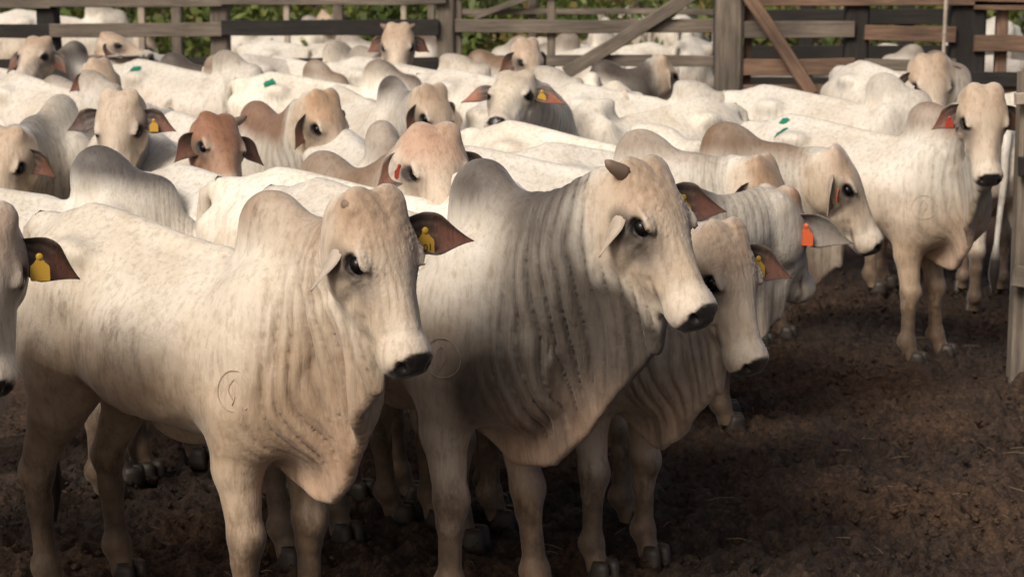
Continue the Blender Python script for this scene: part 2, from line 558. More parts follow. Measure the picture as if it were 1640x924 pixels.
    def d(self, p):
        sp = self.sp
        x, y, z = p[:, 0], p[:, 1], p[:, 2]
        # trunk
        xc = np.clip(x, TX[0], TX[-1])
        top = np.interp(xc, *T_TOP); bot = np.interp(xc, *T_BOT); wid = np.interp(xc, *T_WID) * sp.get('fat', 1.0); roof = np.interp(xc, *T_ROOF)
        a = (top - bot) / 2
        zn = (z - (top + bot) / 2) / a
        w = wid * (1 - roof * np.clip(zn, 0, 1.1) ** 2 * 0.85 - 0.10 * np.clip(-zn, 0, 1.1) ** 2)
        f = (np.abs(y / w) ** 2.25 + np.abs(zn) ** 2.25) ** (1 / 2.25)
        d = (f - 1) * np.minimum(a, wid)
        du = x - xc
        d = np.where(du != 0, np.sqrt(np.maximum(d, 0) ** 2 + du * du), d)

        def part(d, lo, hi, fn, k, m=0.10):
            mk = (x > lo[0] - m) & (x < hi[0] + m) & (y > lo[1] - m) & (y < hi[1] + m) & (z > lo[2] - m) & (z < hi[2] + m)
            ix = np.nonzero(mk)[0]
            if len(ix):
                d[ix] = smin(d[ix], fn(p[ix]), k).astype(d.dtype)
            return d
        def ell(d, c, r, k, A=None):
            m = max(r)
            c = np.asarray(c, np.float32)
            return part(d, c - m, c + m, lambda q: ellip(q, c, r, A), k)
        for sg in (1, -1):
            d = ell(d, (-0.55, sg * 0.145, 1.00), (0.23, 0.110, 0.30), 0.08)
            d = ell(d, (-0.40, sg * 0.200, 1.325), (0.090, 0.058, 0.050), 0.08)
            d = ell(d, (-0.79, sg * 0.10, 1.20), (0.06, 0.06, 0.08), 0.06)
            d = ell(d, (0.39, sg * 0.140, 1.04), (0.15, 0.105, 0.32), 0.09, rot_y(-12))
            d = ell(d, (0.44, sg * 0.145, 0.90), (0.13, 0.085, 0.17), 0.07)
            d = ell(d, (-0.06, sg * 0.22, 0.98), (0.26, 0.07, 0.16), 0.10)
        d = ell(d, (-0.77, 0, 1.36), (0.10, 0.05, 0.06), 0.05)
        d = ell(d, (-0.06, 0, 0.745), (0.18, 0.055, 0.075), 0.07)
        d = part(d, np.array([-0.8, -0.06, 1.25]), np.array([0.2, 0.06, 1.50]), lambda q: np.minimum(cone(q, (-0.52, 0, 1.43), (-0.27, 0, 1.40), 0.032, 0.032), cone(q, (-0.27, 0, 1.40), (0.14, 0, 1.335), 0.032, 0.034)), 0.05)
        # legs
        for ch in self.legs:
            for i in range(len(ch) - 1):
                (pa, ra), (pb, rb) = ch[i], ch[i + 1]
                lo = np.minimum(pa, pb) - max(ra, rb); hi = np.maximum(pa, pb) + max(ra, rb)
                k = 0.07 if i == 0 else 0.035
                d = part(d, lo, hi, lambda q, pa=pa, pb=pb, ra=ra, rb=rb: cone(q, pa, pb, ra, rb), k, 0.08)
            kn, rk = ch[2]
            d = ell(d, kn + np.array([0.012, 0, -0.01], np.float32), (rk * 0.98, rk * 0.95, rk * 1.15), 0.03)
            ft, rf = ch[4]
            d = ell(d, ft + np.array([-0.012, 0, 0.0], np.float32), (0.050, 0.047, 0.045), 0.03)
        # hump: leans back over the withers, long slope forward into the neck
        hk = self.hump
        hc = self.HC
        hl = sp.get('hump_l', 1.0)
        wk = 0.7 + 0.3 * hk
        d = ell(d, hc + np.array([-0.02, 0, -0.03], np.float32), (0.155 * hl, 0.092 * wk, 0.168 * hk), 0.055, rot_y(14))
        d = ell(d, hc + np.array([-0.065, 0, 0.045 * hk], np.float32), (0.095 * hl, 0.076 * wk, 0.098 * hk), 0.045, rot_y(-14))
        d = ell(d, hc + np.array([0.14, 0, -0.10], np.float32), (0.17, 0.08, 0.115 * hk), 0.08, rot_y(30))
        # neck
        NR_T = [0, 0.25, 0.5, 0.75, 1.0]
        nk = sp.get('neck_k', 1.0)
        lo = self.NC.min(0) - 0.34; hi = self.NC.max(0) + 0.34
        def fneck(q):
            t, s_, v, dist = self.neck_coords(q)
            ru = np.interp(t, NR_T, [0.31, 0.265, 0.225, 0.185, 0.15]) * nk
            rs = np.interp(t, NR_T, [0.185, 0.155, 0.132, 0.115, 0.098]) * nk
            along = np.sqrt(np.maximum(dist ** 2 - s_ ** 2 - v ** 2, 0))
            below = sstep(0.02, -0.12, v) * sstep(0.15, 0.5, t)          # the neck thins to the dewlap underneath
            ru = ru * (1 - 0.22 * below); rs = rs * (1 - 0.12 * below)
            f = np.sqrt((s_ / rs) ** 2 + (v / ru) ** 2)
            dd = (f - 1) * np.minimum(ru, rs)
            return np.where((t <= 1e-5) | (t >= 1 - 1e-5), smax(dd, along - 0.02, 0.04), dd)
        d = part(d, lo, hi, fneck, 0.09)
        # dewlap
        lo = np.array([self.DP[:, 0].min() - 0.1, self.DP[:, 1].min() - 0.1, self.DL.min() - 0.05]); hi = np.array([self.DP[:, 0].max() + 0.1, self.DP[:, 1].max() + 0.1, self.DTOP.max() + 0.05])
        def fdew(q):
            t, s_, over, w_ = self.dew_coords(q)
            zl = np.interp(t, self.DT, self.DL); zt = np.interp(t, self.DT, self.DTOP)
            g = np.clip((zt - q[:, 2]) / np.maximum(zt - zl, 0.05), 0, 1.2)
            ph = self.ph
            wob = (0.014 * np.sin(w_ * 31 + ph[0] + 2.0 * g) + 0.010 * np.sin(w_ * 53 + ph[1] - 1.5 * g) + 0.018 * np.sin(w_ * 13 + ph[2])) * np.clip(g - 0.15, 0, 1) * np.clip((w_ - 0.2) / 0.2, 0, 1)
            zl = zl + 0.008 * np.sin(w_ * 17 + ph[3]) + 0.004 * np.sin(w_ * 41 + ph[4])
            th = 0.060 * np.clip(1 - g, 0, 1) ** 1.5 + 0.023
            dd = np.abs(s_ - wob) - th
            dd = smax(dd, zl - q[:, 2], 0.03)
            dd = smax(dd, q[:, 2] - zt, 0.03)
            return np.where((t <= 1e-5) | (t >= 1 - 1e-5), smax(dd, over - 0.03, 0.02), smax(dd, np.float32(-0.03), 0.02))
        d = part(d, lo, hi, fdew, 0.06)
        # head
        lo = self.O - 0.66; hi = self.O + 0.66
        d = part(d, lo, hi, self.d_head, 0.055, 0.0)
        return d

    # ---- meshing
    def mesh(self):
        sp = self.sp
        h, hf = sp.get('h', 0.024), sp.get('hf', 0.014)
        ends = np.array([self.head_pt(u, s, n) for u in (-0.06, 0.56) for s in (-0.15, 0.15) for n in (-0.28, 0.05)])
        hlo, hhi = ends.min(0), ends.max(0)
        if sp.get('fine_neck'):
            hlo = np.minimum(hlo, [0.55, -0.12, 0.55]); hhi = np.maximum(hhi, [0.7, 0.12, 1.3])
        lo = np.minimum([-0.92, -0.40, 0.0], hlo - 0.05); hi = np.maximum([0.84, 0.40, 1.66], hhi + 0.05)
        for ch in self.legs:
            lo = np.minimum(lo, ch[-1][0] - 0.1); hi = np.maximum(hi, ch[-1][0] + 0.1)
        lo[2] = 0.035
        if 'cut_z' in sp: lo[2] = sp['cut_z']
        ax = []
        for k in range(3):
            v = [lo[k]]
            while v[-1] < hi[k]:
                v.append(v[-1] + (hf if hlo[k] - 0.01 < v[-1] < hhi[k] + 0.01 else h))
            while (len(v) - 1) % 4: v.append(v[-1] + h)
            ax.append(np.array(v, np.float32))
        def grid(a):
            return np.stack(np.meshgrid(*a, indexing='ij'), -1).reshape(-1, 3)
        ca = [a[::4] for a in ax]
        D0 = self.d(grid(ca)).reshape([len(a) for a in ca])
        diag = 4 * h * 1.732
        act = np.ones([n - 1 for n in D0.shape], bool) * False
        mn = None
        for dx in (0, 1):
            for dy in (0, 1):
                for dz in (0, 1):
                    s_ = D0[dx:D0.shape[0] - 1 + dx, dy:D0.shape[1] - 1 + dy, dz:D0.shape[2] - 1 + dz]
                    mn = np.abs(s_) if mn is None else np.minimum(mn, np.abs(s_))
        act = mn < diag * 0.85
        shp = [len(a) for a in ax]
        need = np.zeros(shp, bool)
        A = act.repeat(4, 0).repeat(4, 1).repeat(4, 2)
        for dx in (0, 1):
            for dy in (0, 1):
                for dz in (0, 1):
                    need[dx:shp[0] - 1 + dx, dy:shp[1] - 1 + dy, dz:shp[2] - 1 + dz] |= A
        D = D0.repeat(4, 0).repeat(4, 1).repeat(4, 2)[:shp[0], :shp[1], :shp[2]].astype(np.float32)
        I = np.argwhere(need)
        P = np.stack([ax[k][I[:, k]] for k in range(3)], 1)
        D[need] = self.d(P)
        # surface nets
        ins = D < 0
        cnt = np.zeros([n - 1 for n in shp], np.int8)
        for dx in (0, 1):
            for dy in (0, 1):
                for dz in (0, 1):
                    cnt += ins[dx:shp[0] - 1 + dx, dy:shp[1] - 1 + dy, dz:shp[2] - 1 + dz]
        cm = (cnt > 0) & (cnt < 8)
        C = np.argwhere(cm)
        idx = np.full(cm.shape, -1, np.int32); idx[cm] = np.arange(len(C), dtype=np.int32)
        corners = [(i, j, k) for i in (0, 1) for j in (0, 1) for k in (0, 1)]
        val = {c: D[C[:, 0] + c[0], C[:, 1] + c[1], C[:, 2] + c[2]] for c in corners}
        acc = np.zeros((len(C), 3), np.float32); num = np.zeros(len(C), np.float32)
        for c in corners:
            for k in range(3):
                if c[k] == 0:
                    e = list(c); e[k] = 1; e = tuple(e)
                    va, vb = val[c], val[e]
                    m = (va < 0) != (vb < 0)
                    t = np.where(m, va / np.where(m, va - vb, 1), 0)
                    q = np.zeros((len(C), 3), np.float32) + np.array(c, np.float32)
                    q[:, k] = t
                    acc[m] += q[m]; num[m] += 1
        acc /= num[:, None]
        V = np.stack([ax[k][C[:, k]] + acc[:, k] * (ax[k][C[:, k] + 1] - ax[k][C[:, k]]) for k in range(3)], 1)
        Fs = []
        for k in range(3):
            sl0 = [slice(None)] * 3; sl1 = [slice(None)] * 3
            sl0[k] = slice(0, shp[k] - 1); sl1[k] = slice(1, shp[k])
            a_, b_ = ins[tuple(sl0)], ins[tuple(sl1)]
            E = np.argwhere(a_ != b_)
            o1, o2 = [(1, 2), (2, 0), (0, 1)][k]
            ok = (E[:, o1] > 0) & (E[:, o2] > 0) & (E[:, o1] < shp[o1] - 1) & (E[:, o2] < shp[o2] - 1)
            E = E[ok]
            def cell(d1, d2):
                q = E.copy(); q[:, o1] -= d1; q[:, o2] -= d2
                return idx[q[:, 0], q[:, 1], q[:, 2]]
            quad = np.stack([cell(1, 1), cell(0, 1), cell(0, 0), cell(1, 0)], 1)
            sgn = a_[E[:, 0], E[:, 1], E[:, 2]]
            quad[~sgn] = quad[~sgn][:, ::-1]
            Fs.append(quad)
        F = np.concatenate(Fs)
        F = F[(F >= 0).all(1)]
        # pull the vertices onto the true surface
        eps = hf * 0.35
        for it in range(1):
            d0 = self.d(V)
            g = np.stack([(self.d(V + np.eye(3, dtype=np.float32)[k] * np.float32(eps)) - d0) / eps for k in range(3)], 1)
            gl = np.maximum((g * g).sum(1), 0.15)
            st = np.clip(d0 / gl, -h * 0.7, h * 0.7)
            V = (V - g * st[:, None]).astype(np.float32)
        N = g / (np.sqrt((g * g).sum(1))[:, None] + 1e-6)
        # skin folds of neck and dewlap
        q = self.to_head(V)
        dh = self.d_head(V, False)
        t, s_, over, w_ = self.dew_coords(V)
        tn, ns_, nv_, ndist = self.neck_coords(V)
        wn = w_
        tgt = 0.5 * (self.head_pt(0.05, 0, -0.1) + self.head_pt(0.3, 0, -0.2))[:2]
        fdir = (tgt - np.array([0.42, 0.0])); flen = max(0.25, float(np.linalg.norm(fdir))); fdir = fdir / np.linalg.norm(fdir)
        w_ = ((V[:, :2] - np.array([0.42, 0.0])) @ fdir).astype(np.float32)
        hi_cut = 1 - sstep(1.28, 1.42, V[:, 2]) * sstep(0.34, 0.10, w_)
        fm = sstep(0.0, 0.06, dh) * sstep(0.06, 0.24, w_ + 0.10 * (1.0 - V[:, 2])) * hi_cut * sstep(0.42, 0.55, V[:, 2])
        nz = noise3(V, 3.0, 3.1 + self.ph[5]); nz2 = noise3(V, 9.0, 1.7)
        slant = sp.get('slant', 0.10)
        fw = w_ + slant * (V[:, 2] - 1.1) + 0.05 * nz + 0.012 * nz2
        edge = sstep(0.0, 0.14, V[:, 2] - np.interp(t, self.DT, self.DL))
        self.fold_amp = sp.get('fold', 0.016)
        ph = fw * sp.get('fold_f', 74.0) + 5.0 * noise3(V * np.array([1, 1, 0.45]), 6.0, 6.1)
        ridge = np.abs(np.sin(ph)) ** 0.55
        ridge2 = np.abs(np.sin(ph * 0.43 + 1.3 + 4 * nz)) ** 0.8
        V0 = V.copy()
        if h < 0.02:
            fade = sstep(-0.30, 0.22, noise3(V * np.array([1, 1, 0.5]), 5.0, 9.3))
            V = V + N * ((ridge * 0.8 + ridge2 * 0.6 - 0.75) * self.fold_amp * fm * (0.25 + 0.9 * fade) * (0.15 + 0.85 * edge))[:, None]
            # head: frown lines on the forehead, wrinkles of muzzle and eye
            fore = sstep(0.16, 0.06, np.abs(q[:, 0] - 0.05)) * sstep(-0.06, 0.0, q[:, 2]) * (dh < 0.03)
            wr = np.sin((np.hypot(q[:, 0] - 0.19, np.abs(q[:, 1]) - 0.10) * 420 + 5 * nz2))
            eyew = sstep(0.13, 0.05, np.hypot(q[:, 0] - 0.185, q[:, 2] + 0.02)) * (dh < 0.03) * (np.abs(q[:, 1]) > 0.05)
            muz = sstep(0.06, 0.02, np.abs(q[:, 0] - 0.42)) * (dh < 0.03) * (q[:, 2] > -0.12)
            V = V + N * (wr * 0.0022 * eyew + 0.0014 * np.sin(q[:, 1] * 330 + 10 * nz2 + 6 * nz) * sstep(0.06, 0.14, q[:, 0]) * sstep(0.40, 0.30, q[:, 0]) * (dh < 0.03) * sstep(-0.09, -0.03, q[:, 2]) + 0.0028 * noise3(V, 60.0) * fore * 2 + np.sin(q[:, 0] * 480 + 14 * nz2) * 0.0016 * muz)[:, None]
            # soft unevenness: ribs, muscle, veins
            rib = np.sin(V0[:, 0] * 62 + 2.2 * V0[:, 2]) * sstep(0.30, 0.15, V0[:, 0]) * sstep(-0.38, -0.2, V0[:, 0]) * sstep(0.65, 0.8, V0[:, 2]) * sstep(1.3, 1.1, V0[:, 2])
            V = V + N * (rib * 0.0022 + (0.010 * noise3(V0, 7.0, 5.5) + 0.005 * noise3(V0, 15.0, 2.5)) * sstep(0.02, 0.06, dh) * (1 - 0.7 * fm) * (0.25 + 0.75 * sstep(0.6, 0.8, V0[:, 2])))[:, None]
            # crease behind the shoulder
            cr = np.exp(-((V0[:, 0] - 0.20 - 0.10 * (V0[:, 2] - 0.9) - 0.02 * np.sin(V0[:, 2] * 9)) / 0.018) ** 2) * sstep(0.6, 0.7, V0[:, 2]) * sstep(1.25, 1.0, V0[:, 2]) * (np.abs(V0[:, 1]) > 0.12)
            V = V - N * (cr * 0.008)[:, None]
        # ---- coat
        pal = dict(base=(0.635, 0.60, 0.54), low=(0.56, 0.445, 0.34), neck=0.2, neckc=(0.16, 0.135, 0.11), hump=0.5, humpc=(0.13, 0.095, 0.072),
                   head=(0.52, 0.43, 0.34), fore=(0.38, 0.26, 0.175), forea=0.5, eye=0.75, warm=0.3, mud=0.0, shoulder=0.0, legs=0.5)
        pal.update(sp.get('pal', {}))
        x, y, z = V0[:, 0], V0[:, 1], V0[:, 2]
        nb = noise3(V0, 2.2, 7.7 + self.ph[0])
        nb2 = noise3(V0, 6.5, 3.7 + self.ph[1])
        def mix(c, tgt, wgt):
            wgt = np.clip(wgt, 0, 1)[:, None]
            return c * (1 - wgt) + np.array(tgt) * wgt
        cc = np.zeros((len(V), 3)) + np.array(pal['base'])
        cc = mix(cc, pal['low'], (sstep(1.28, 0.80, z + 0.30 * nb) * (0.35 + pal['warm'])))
        cc = mix(cc, pal['neckc'], sstep(0.30, 0.75, x + 0.3 * nb) * pal['shoulder'] * (0.8 + 1.2 * nb))
        ns0 = pal.get('ns', 0.40)
        fgate = sstep(ns0, ns0 + 0.24, x + 0.25 * nb) * sstep(0.02, 0.10, dh)
        cc = mix(cc, pal['neckc'], fgate * pal['neck'] * (1.25 + 1.2 * nb + 0.7 * nb2))
        # fold valleys shaded in the coat colour, so the folds read deeper
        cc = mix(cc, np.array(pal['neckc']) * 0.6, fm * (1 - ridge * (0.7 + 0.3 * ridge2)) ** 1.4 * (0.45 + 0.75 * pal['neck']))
        hw = sstep(1.335, 1.50, z + 0.10 * nb + 0.06 * (x - 0.44)) * sstep(0.05, 0.22, x) * sstep(0.84, 0.70, x)
        cc = mix(cc, pal['humpc'], hw * pal['hump'] * (1.3 + 0.9 * nb2 + 0.7 * nb))
        inh = sstep(0.06, 0.0, dh) * sstep(-0.07, 0.0, q[:, 0])
        cc = mix(cc, pal['head'], inh)
        cc = mix(cc, pal['fore'], inh * sstep(0.24, 0.10, q[:, 0] + 0.15 * nb2) * sstep(-0.10, -0.02, q[:, 2]) * pal['forea'] * (1 + nb2))
        # bridge of the nose pale, dark ring of the eye running down the cheek, pale lips, black nose
        cc = mix(cc, (0.62, 0.56, 0.48), inh * sstep(0.34, 0.42, q[:, 0]) * 0.6)
        er = np.hypot((q[:, 0] - 0.20) * 0.8, q[:, 2] + 0.055)
        cc = mix(cc, (0.075, 0.06, 0.05), inh * sstep(0.070, 0.022, er) * (np.abs(q[:, 1]) > 0.05) * pal['eye'] * 0.6)
        er2 = np.hypot((q[:, 0] - 0.235) * 0.62, q[:, 2] + 0.085)
        cc = mix(cc, (0.16, 0.135, 0.115), inh * sstep(0.085, 0.02, er2) * (np.abs(q[:, 1]) > 0.045) * pal['eye'] * (0.6 + nb2))
        er4 = np.hypot((q[:, 0] - 0.150) * 0.7, q[:, 2] + 0.085)
        cc = mix(cc, (0.10, 0.082, 0.068), inh * sstep(0.060, 0.015, er4) * (np.abs(q[:, 1]) > 0.07) * pal['eye'] * 0.8)
        cc = mix(cc, (0.60, 0.53, 0.45), inh * np.exp(-((q[:, 2] + 0.012 + 2.0 * (q[:, 0] - 0.18) ** 2) / 0.008) ** 2) * sstep(0.05, 0.02, np.abs(q[:, 0] - 0.18)) * (np.abs(q[:, 1]) > 0.07) * 0.7)
        er3 = np.hypot((q[:, 0] - 0.185) * 0.75, q[:, 2] + 0.046)
        cc = mix(cc, (0.018, 0.014, 0.012), inh * sstep(0.034, 0.024, er3) * (np.abs(q[:, 1]) > 0.05))
        nedge = 0.474 + 0.60 * np.clip(np.abs(q[:, 1]) - 0.040, 0, 1) + 0.10 * np.clip(-0.10 - q[:, 2], 0, 1) + 0.006 * nb2
        nose = inh * sstep(nedge, nedge + 0.010, q[:, 0]) * sstep(-0.150, -0.138, q[:, 2])
        cc = mix(cc, (0.016, 0.014, 0.014), nose)
        lip = inh * np.exp(-((q[:, 2] + 0.126 + 0.30 * (q[:, 0] - 0.35)) / 0.007) ** 2) * sstep(0.33, 0.37, q[:, 0]) * (1 - nose)
        cc = mix(cc, (0.08, 0.055, 0.045), lip * 0.8)
        if sp.get('moo'):
            cc = mix(cc, (0.03, 0.012, 0.01), sstep(0.02, 0.0, ellip(q.astype(np.float32), np.array((0.50, 0, -0.125)), (0.095, 0.062, 0.032))))
        # bare pinkish skin inside the forelegs and on the brisket
        pk = sstep(1.0, 0.68, z) * sstep(0.25, 0.45, x) * sstep(0.22, 0.08, np.abs(y))
        cc = mix(cc, (0.54, 0.37, 0.27), pk * 0.55 * (0.8 + nb2))
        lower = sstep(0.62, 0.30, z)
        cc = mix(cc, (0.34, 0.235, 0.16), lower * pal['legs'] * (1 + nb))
        kd = np.exp(-((z - 0.44) / 0.05) ** 2) * (x > 0.2)
        cc = mix(cc, (0.11, 0.085, 0.065), kd * 0.55 * (0.7 + 1.4 * nb2))
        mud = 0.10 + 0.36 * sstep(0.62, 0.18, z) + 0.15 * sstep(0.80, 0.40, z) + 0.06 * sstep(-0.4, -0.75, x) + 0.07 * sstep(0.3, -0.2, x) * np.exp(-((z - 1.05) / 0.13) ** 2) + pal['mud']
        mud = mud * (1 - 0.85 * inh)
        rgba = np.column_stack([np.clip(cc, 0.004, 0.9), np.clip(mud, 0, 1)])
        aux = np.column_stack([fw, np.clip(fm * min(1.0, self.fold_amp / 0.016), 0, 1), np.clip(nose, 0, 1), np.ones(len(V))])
        # ---- ears and tail
        for k, sg in enumerate((1, -1)):
            ev, ef, ec = self.ear(sg)
            F = np.concatenate([F, ef + len(V)])
            V = np.concatenate([V, ev]); rgba = np.concatenate([rgba, ec])
            aux = np.concatenate([aux, np.zeros((len(ev), 4))])
        tv, tf, tc = self.tail(pal)
        F = np.concatenate([F, tf + len(V)])
        V = np.concatenate([V, tv]); rgba = np.concatenate([rgba, tc]); aux = np.concatenate([aux, np.zeros((len(tv), 4))])
        self.V, self.F, self.rgba, self.aux = V.astype(np.float32), F, rgba.astype(np.float32), aux.astype(np.float32)
        return self

    def ear_frame(self, sg):
        e = self.sp.get('ear_l' if sg > 0 else 'ear_r', {})
        # direction of the ear in the head frame: out to the side, a little back, drooping
        out = R(e.get('back', 24)); droop = R(e.get('droop', 34))
        dirv = np.array([math.sin(droop), sg * math.cos(out) * math.cos(droop), -math.sin(out)])
        dirv = nrm(dirv)
        face = nrm(np.array([e.get('fu', 0.25), e.get('fs', 0.15) * sg, 1.0]))        # the open side looks ahead
        face = nrm(face - dirv * (face @ dirv))
        tw = R(e.get('twist', 0)) * sg
        wv = np.cross(face, dirv)
        face, wv = face * math.cos(tw) + wv * math.sin(tw), wv * math.cos(tw) - face * math.sin(tw)
        b = self.head_pt(0.085, sg * 0.100, -0.078)
        tr = lambda v: np.asarray(v, np.float32) @ self.A
        return b, tr(dirv), tr(wv), tr(face), e

    def ear(self, sg):
        b, dv, wv, fv, e = self.ear_frame(sg)
        Lh = e.get('len', 0.205) * self.hs
        na, nb_ = 18, 13
        a = np.linspace(0, 1, na)[:, None]; c = np.linspace(-1, 1, nb_)[None]
        wd = 0.072 * e.get('wid', 0.92) * np.interp(a, np.linspace(0, 1, 11), [0.42, 0.62, 0.82, 0.96, 1.0, 0.97, 0.87, 0.71, 0.5, 0.27, 0.03]) * self.hs
        roll = np.interp(a, [0, 0.3, 0.7, 1], [1.25, 0.72, 0.42, 0.25])
        th = c * roll * 1.15
        Xw = wd * np.sin(th) / np.maximum(np.sin(roll * 1.15), 0.6)
        Zn = wd * (1 - np.cos(th)) / np.maximum(np.sin(roll * 1.15), 0.6)
        sag = -0.03 * a ** 2 * e.get('curl', 1.0)
        base = b[None, None] + dv[None, None] * (a * Lh)[..., None] + wv * (Xw)[..., None] + fv * (Zn + sag - 0.012)[..., None]
        thick = 0.0045 + 0.006 * (1 - a)
        front = base + fv * (thick * (1 - c * c) ** 0.5)[..., None] * 0.2
        back = base - fv * (thick * (1 - c ** 4) ** 0.5 + 0.0008)[..., None]
        V = np.concatenate([front.reshape(-1, 3), back.reshape(-1, 3)])
        F = []
        def id_(s, i, j): return s * na * nb_ + i * nb_ + j
        for i in range(na - 1):
            for j in range(nb_ - 1):
                f1 = (id_(0, i, j), id_(0, i, j + 1), id_(0, i + 1, j + 1), id_(0, i + 1, j))
                f2 = (id_(1, i, j), id_(1, i + 1, j), id_(1, i + 1, j + 1), id_(1, i, j + 1))
                F += [f1, f2]
            F.append((id_(0, i, 0), id_(0, i + 1, 0), id_(1, i + 1, 0), id_(1, i, 0)))
            F.append((id_(0, i, nb_ - 1), id_(1, i, nb_ - 1), id_(1, i + 1, nb_ - 1), id_(0, i + 1, nb_ - 1)))
        for j in range(nb_ - 1):
            F.append((id_(0, na - 1, j), id_(0, na - 1, j + 1), id_(1, na - 1, j + 1), id_(1, na - 1, j)))
        F = np.array(F)
        inner = np.array(e.get('inner', (0.060, 0.036, 0.027))); pink = np.array(e.get('pink', (0.19, 0.085, 0.058))); outer = np.array(e.get('outer', (0.36, 0.30, 0.25)))
        aa = np.broadcast_to(a, (na, nb_)); ccw = np.broadcast_to(c, (na, nb_))
        pw = (sstep(0.3, 0.65, aa) * sstep(1.0, 0.55, np.abs(ccw + 0.15)) * 0.85)[..., None]
        ci = inner * (1 - pw) + pink * pw
        dk = sstep(0.45, 0.0, aa)[..., None] * 0.75
        ci = ci * (1 - dk) + np.array((0.02, 0.015, 0.012)) * dk
        rim = sstep(0.82, 1.0, np.abs(ccw))[..., None] * 0.6
        ci = ci * (1 - rim) + outer * 0.55 * rim
        hair = (np.sin(ccw * 24 + 4 * aa) > 0.3)[..., None] * 0.18 * (aa < 0.5)[..., None]
        ci = ci * (1 - hair) + outer * hair
        co = np.broadcast_to(outer, (na, nb_, 3))
        C = np.concatenate([ci.reshape(-1, 3), co.reshape(-1, 3)])
        return V, F, np.column_stack([np.clip(C, 0, 1), np.full(len(C), 0.05)])

    def tail(self, pal):
        m = MB()
        sw = self.sp.get('tail_sway', 0.05)
        pts = [(-0.79, 0, 1.39), (-0.87, 0.01, 1.34), (-0.90, 0.02, 1.22), (-0.905, 0.3 * sw, 1.05), (-0.89, 0.7 * sw, 0.8), (-0.89, sw, 0.58), (-0.89, 1.1 * sw, 0.46), (-0.89, 1.2 * sw, 0.36), (-0.89, 1.2 * sw, 0.22)]
        m.tube(pts, [0.04, 0.040, 0.034, 0.026, 0.021, 0.019, 0.036, 0.04, 0.012], 8, False)
        V = np.array(m.V, np.float32); F = np.array(m.F)
        C = np.zeros((len(V), 3)) + np.array(pal['base']) * 0.9
        w = sstep(0.6, 0.45, V[:, 2])[:, None]
        C = C * (1 - w) + np.array((0.03, 0.022, 0.018)) * w
        return V, F, np.column_stack([C, np.full(len(V), 0.25)])

    def hit(self, org, dv, far=1.0, n=160):
        """first surface point along dv from each origin (local frame)"""
        org = np.asarray(org, np.float32); dv = np.asarray(dv, np.float32)
        ts = np.linspace(0, far, n, dtype=np.float32)
        P = org[:, None] + ts[None, :, None] * dv
        D = self.d(P.reshape(-1, 3)).reshape(len(org), n)
        k = np.argmax(D < 0.002, 1)
        return org + ts[k][:, None] * dv

    # ---- scene objects
    def place(self):
        sp = self.sp
        root = empty(sp.get('name', 'zebu_cow'), self.base, R(sp['heading']))
        root.scale = (self.s,) * 3
        tag(root, sp['label'], 'cow', sp.get('group', 'herd of pale zebu cattle in the corral'))
        me = mesh_np('body', self.V, self.F)
        for nm, arr in (('coat', self.rgba), ('aux', self.aux)):
            at_ = me.color_attributes.new(nm, 'FLOAT_COLOR', 'POINT')
            at_.data.foreach_set('color', arr.ravel())
        at_ = me.attributes.new('dirt', 'FLOAT', 'POINT')
        at_.data.foreach_set('value', np.ascontiguousarray(self.rgba[:, 3]))
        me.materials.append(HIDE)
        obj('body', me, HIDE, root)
        hs = self.hs
        if sp.get('face', True):
            for e in self.eyes:
                m = eye_mesh()
                o = obj('eye', m, EYE, root)
                c = self.head_pt(0.185, e - math.copysign(0.007, e), -0.046)
                Ax = Matrix([list(map(float, self.A[0])), list(map(float, self.A[1])), list(map(float, self.A[2]))]).transposed().to_4x4()
                o.matrix_local = Matrix.Translation(Vector(map(float, c))) @ Ax @ Matrix.Scale(hs, 4)
        for sg, hl in zip((1, -1), sp.get('horns', (0, 0))):
            if hl:
                mb = MB()
                b = self.head_pt(0.010, sg * 0.082, -0.022)
                dirv = nrm(np.array([-0.30, sg * 1.0, 0.12])) @ self.A
                up = np.array([-0.5, 0, 0.3]) @ self.A
                pts = [b + dirv * hl * t + up * hl * 0.35 * t * t for t in (0, 0.3, 0.6, 0.85, 1.0)]
                mb.tube(pts, [0.028 * hs, 0.026 * hs, 0.021 * hs, 0.015 * hs, 0.006 * hs], 10)
                mb.build('horn', HORN, root, True)
        for sg, key in ((1, 'tag_l'), (-1, 'tag_r')):
            if key in sp:
                self.add_tag(root, sg, sp[key])
        if sp.get('hooves', True):
            for ch in self.legs:
                f = ch[-1][0]
                obj('hoof', hoof_mesh(), HOOF, root, (float(f[0]) + 0.01, float(f[1]), 0.0))
        for (sx, sz, r) in sp.get('brands', []):
            self.add_brand(root, sx, sz, r)
        for mk in sp.get('paint', []):
            self.add_paint(root, mk)
        return root

    def add_tag(self, root, sg, spec):
        b, dv, wv, fv, e = self.ear_frame(sg)
        Lh = e.get('len', 0.205) * self.hs
        col_, pos, size = spec.get('mat', TAGY), spec.get('pos', 0.42), spec.get('size', 1.0)
        p = b + dv * Lh * pos + fv * spec.get('lift', 0.022) + wv * spec.get('across', 0.0)
        down = np.array([0, 0, -1.0]); 
        nrmv = fv - down * (fv @ down)
        if np.linalg.norm(nrmv) < 0.2: nrmv = dv - down * (dv @ down)
        nrmv = nrm(nrmv)
        sd = np.cross(nrmv, down)
        k = 0.001 * size
        # outline of a two-part flag tag: stem, shoulders, panel
        outl = [(-7, 12), (7, 12), (9, 2), (10, -6), (18, -16), (27, -24), (29, -32), (29, -66), (26, -70), (-26, -70), (-29, -66), (-29, -32), (-27, -24), (-18, -16), (-10, -6), (-9, 2)]
        n = len(outl)
        V = []
        for dz in (0.0016, -0.0016):
            for (ax_, ay) in outl:
                V.append(p + sd * (ax_ * k) - down * (ay * k) + nrmv * (dz + 0.0))
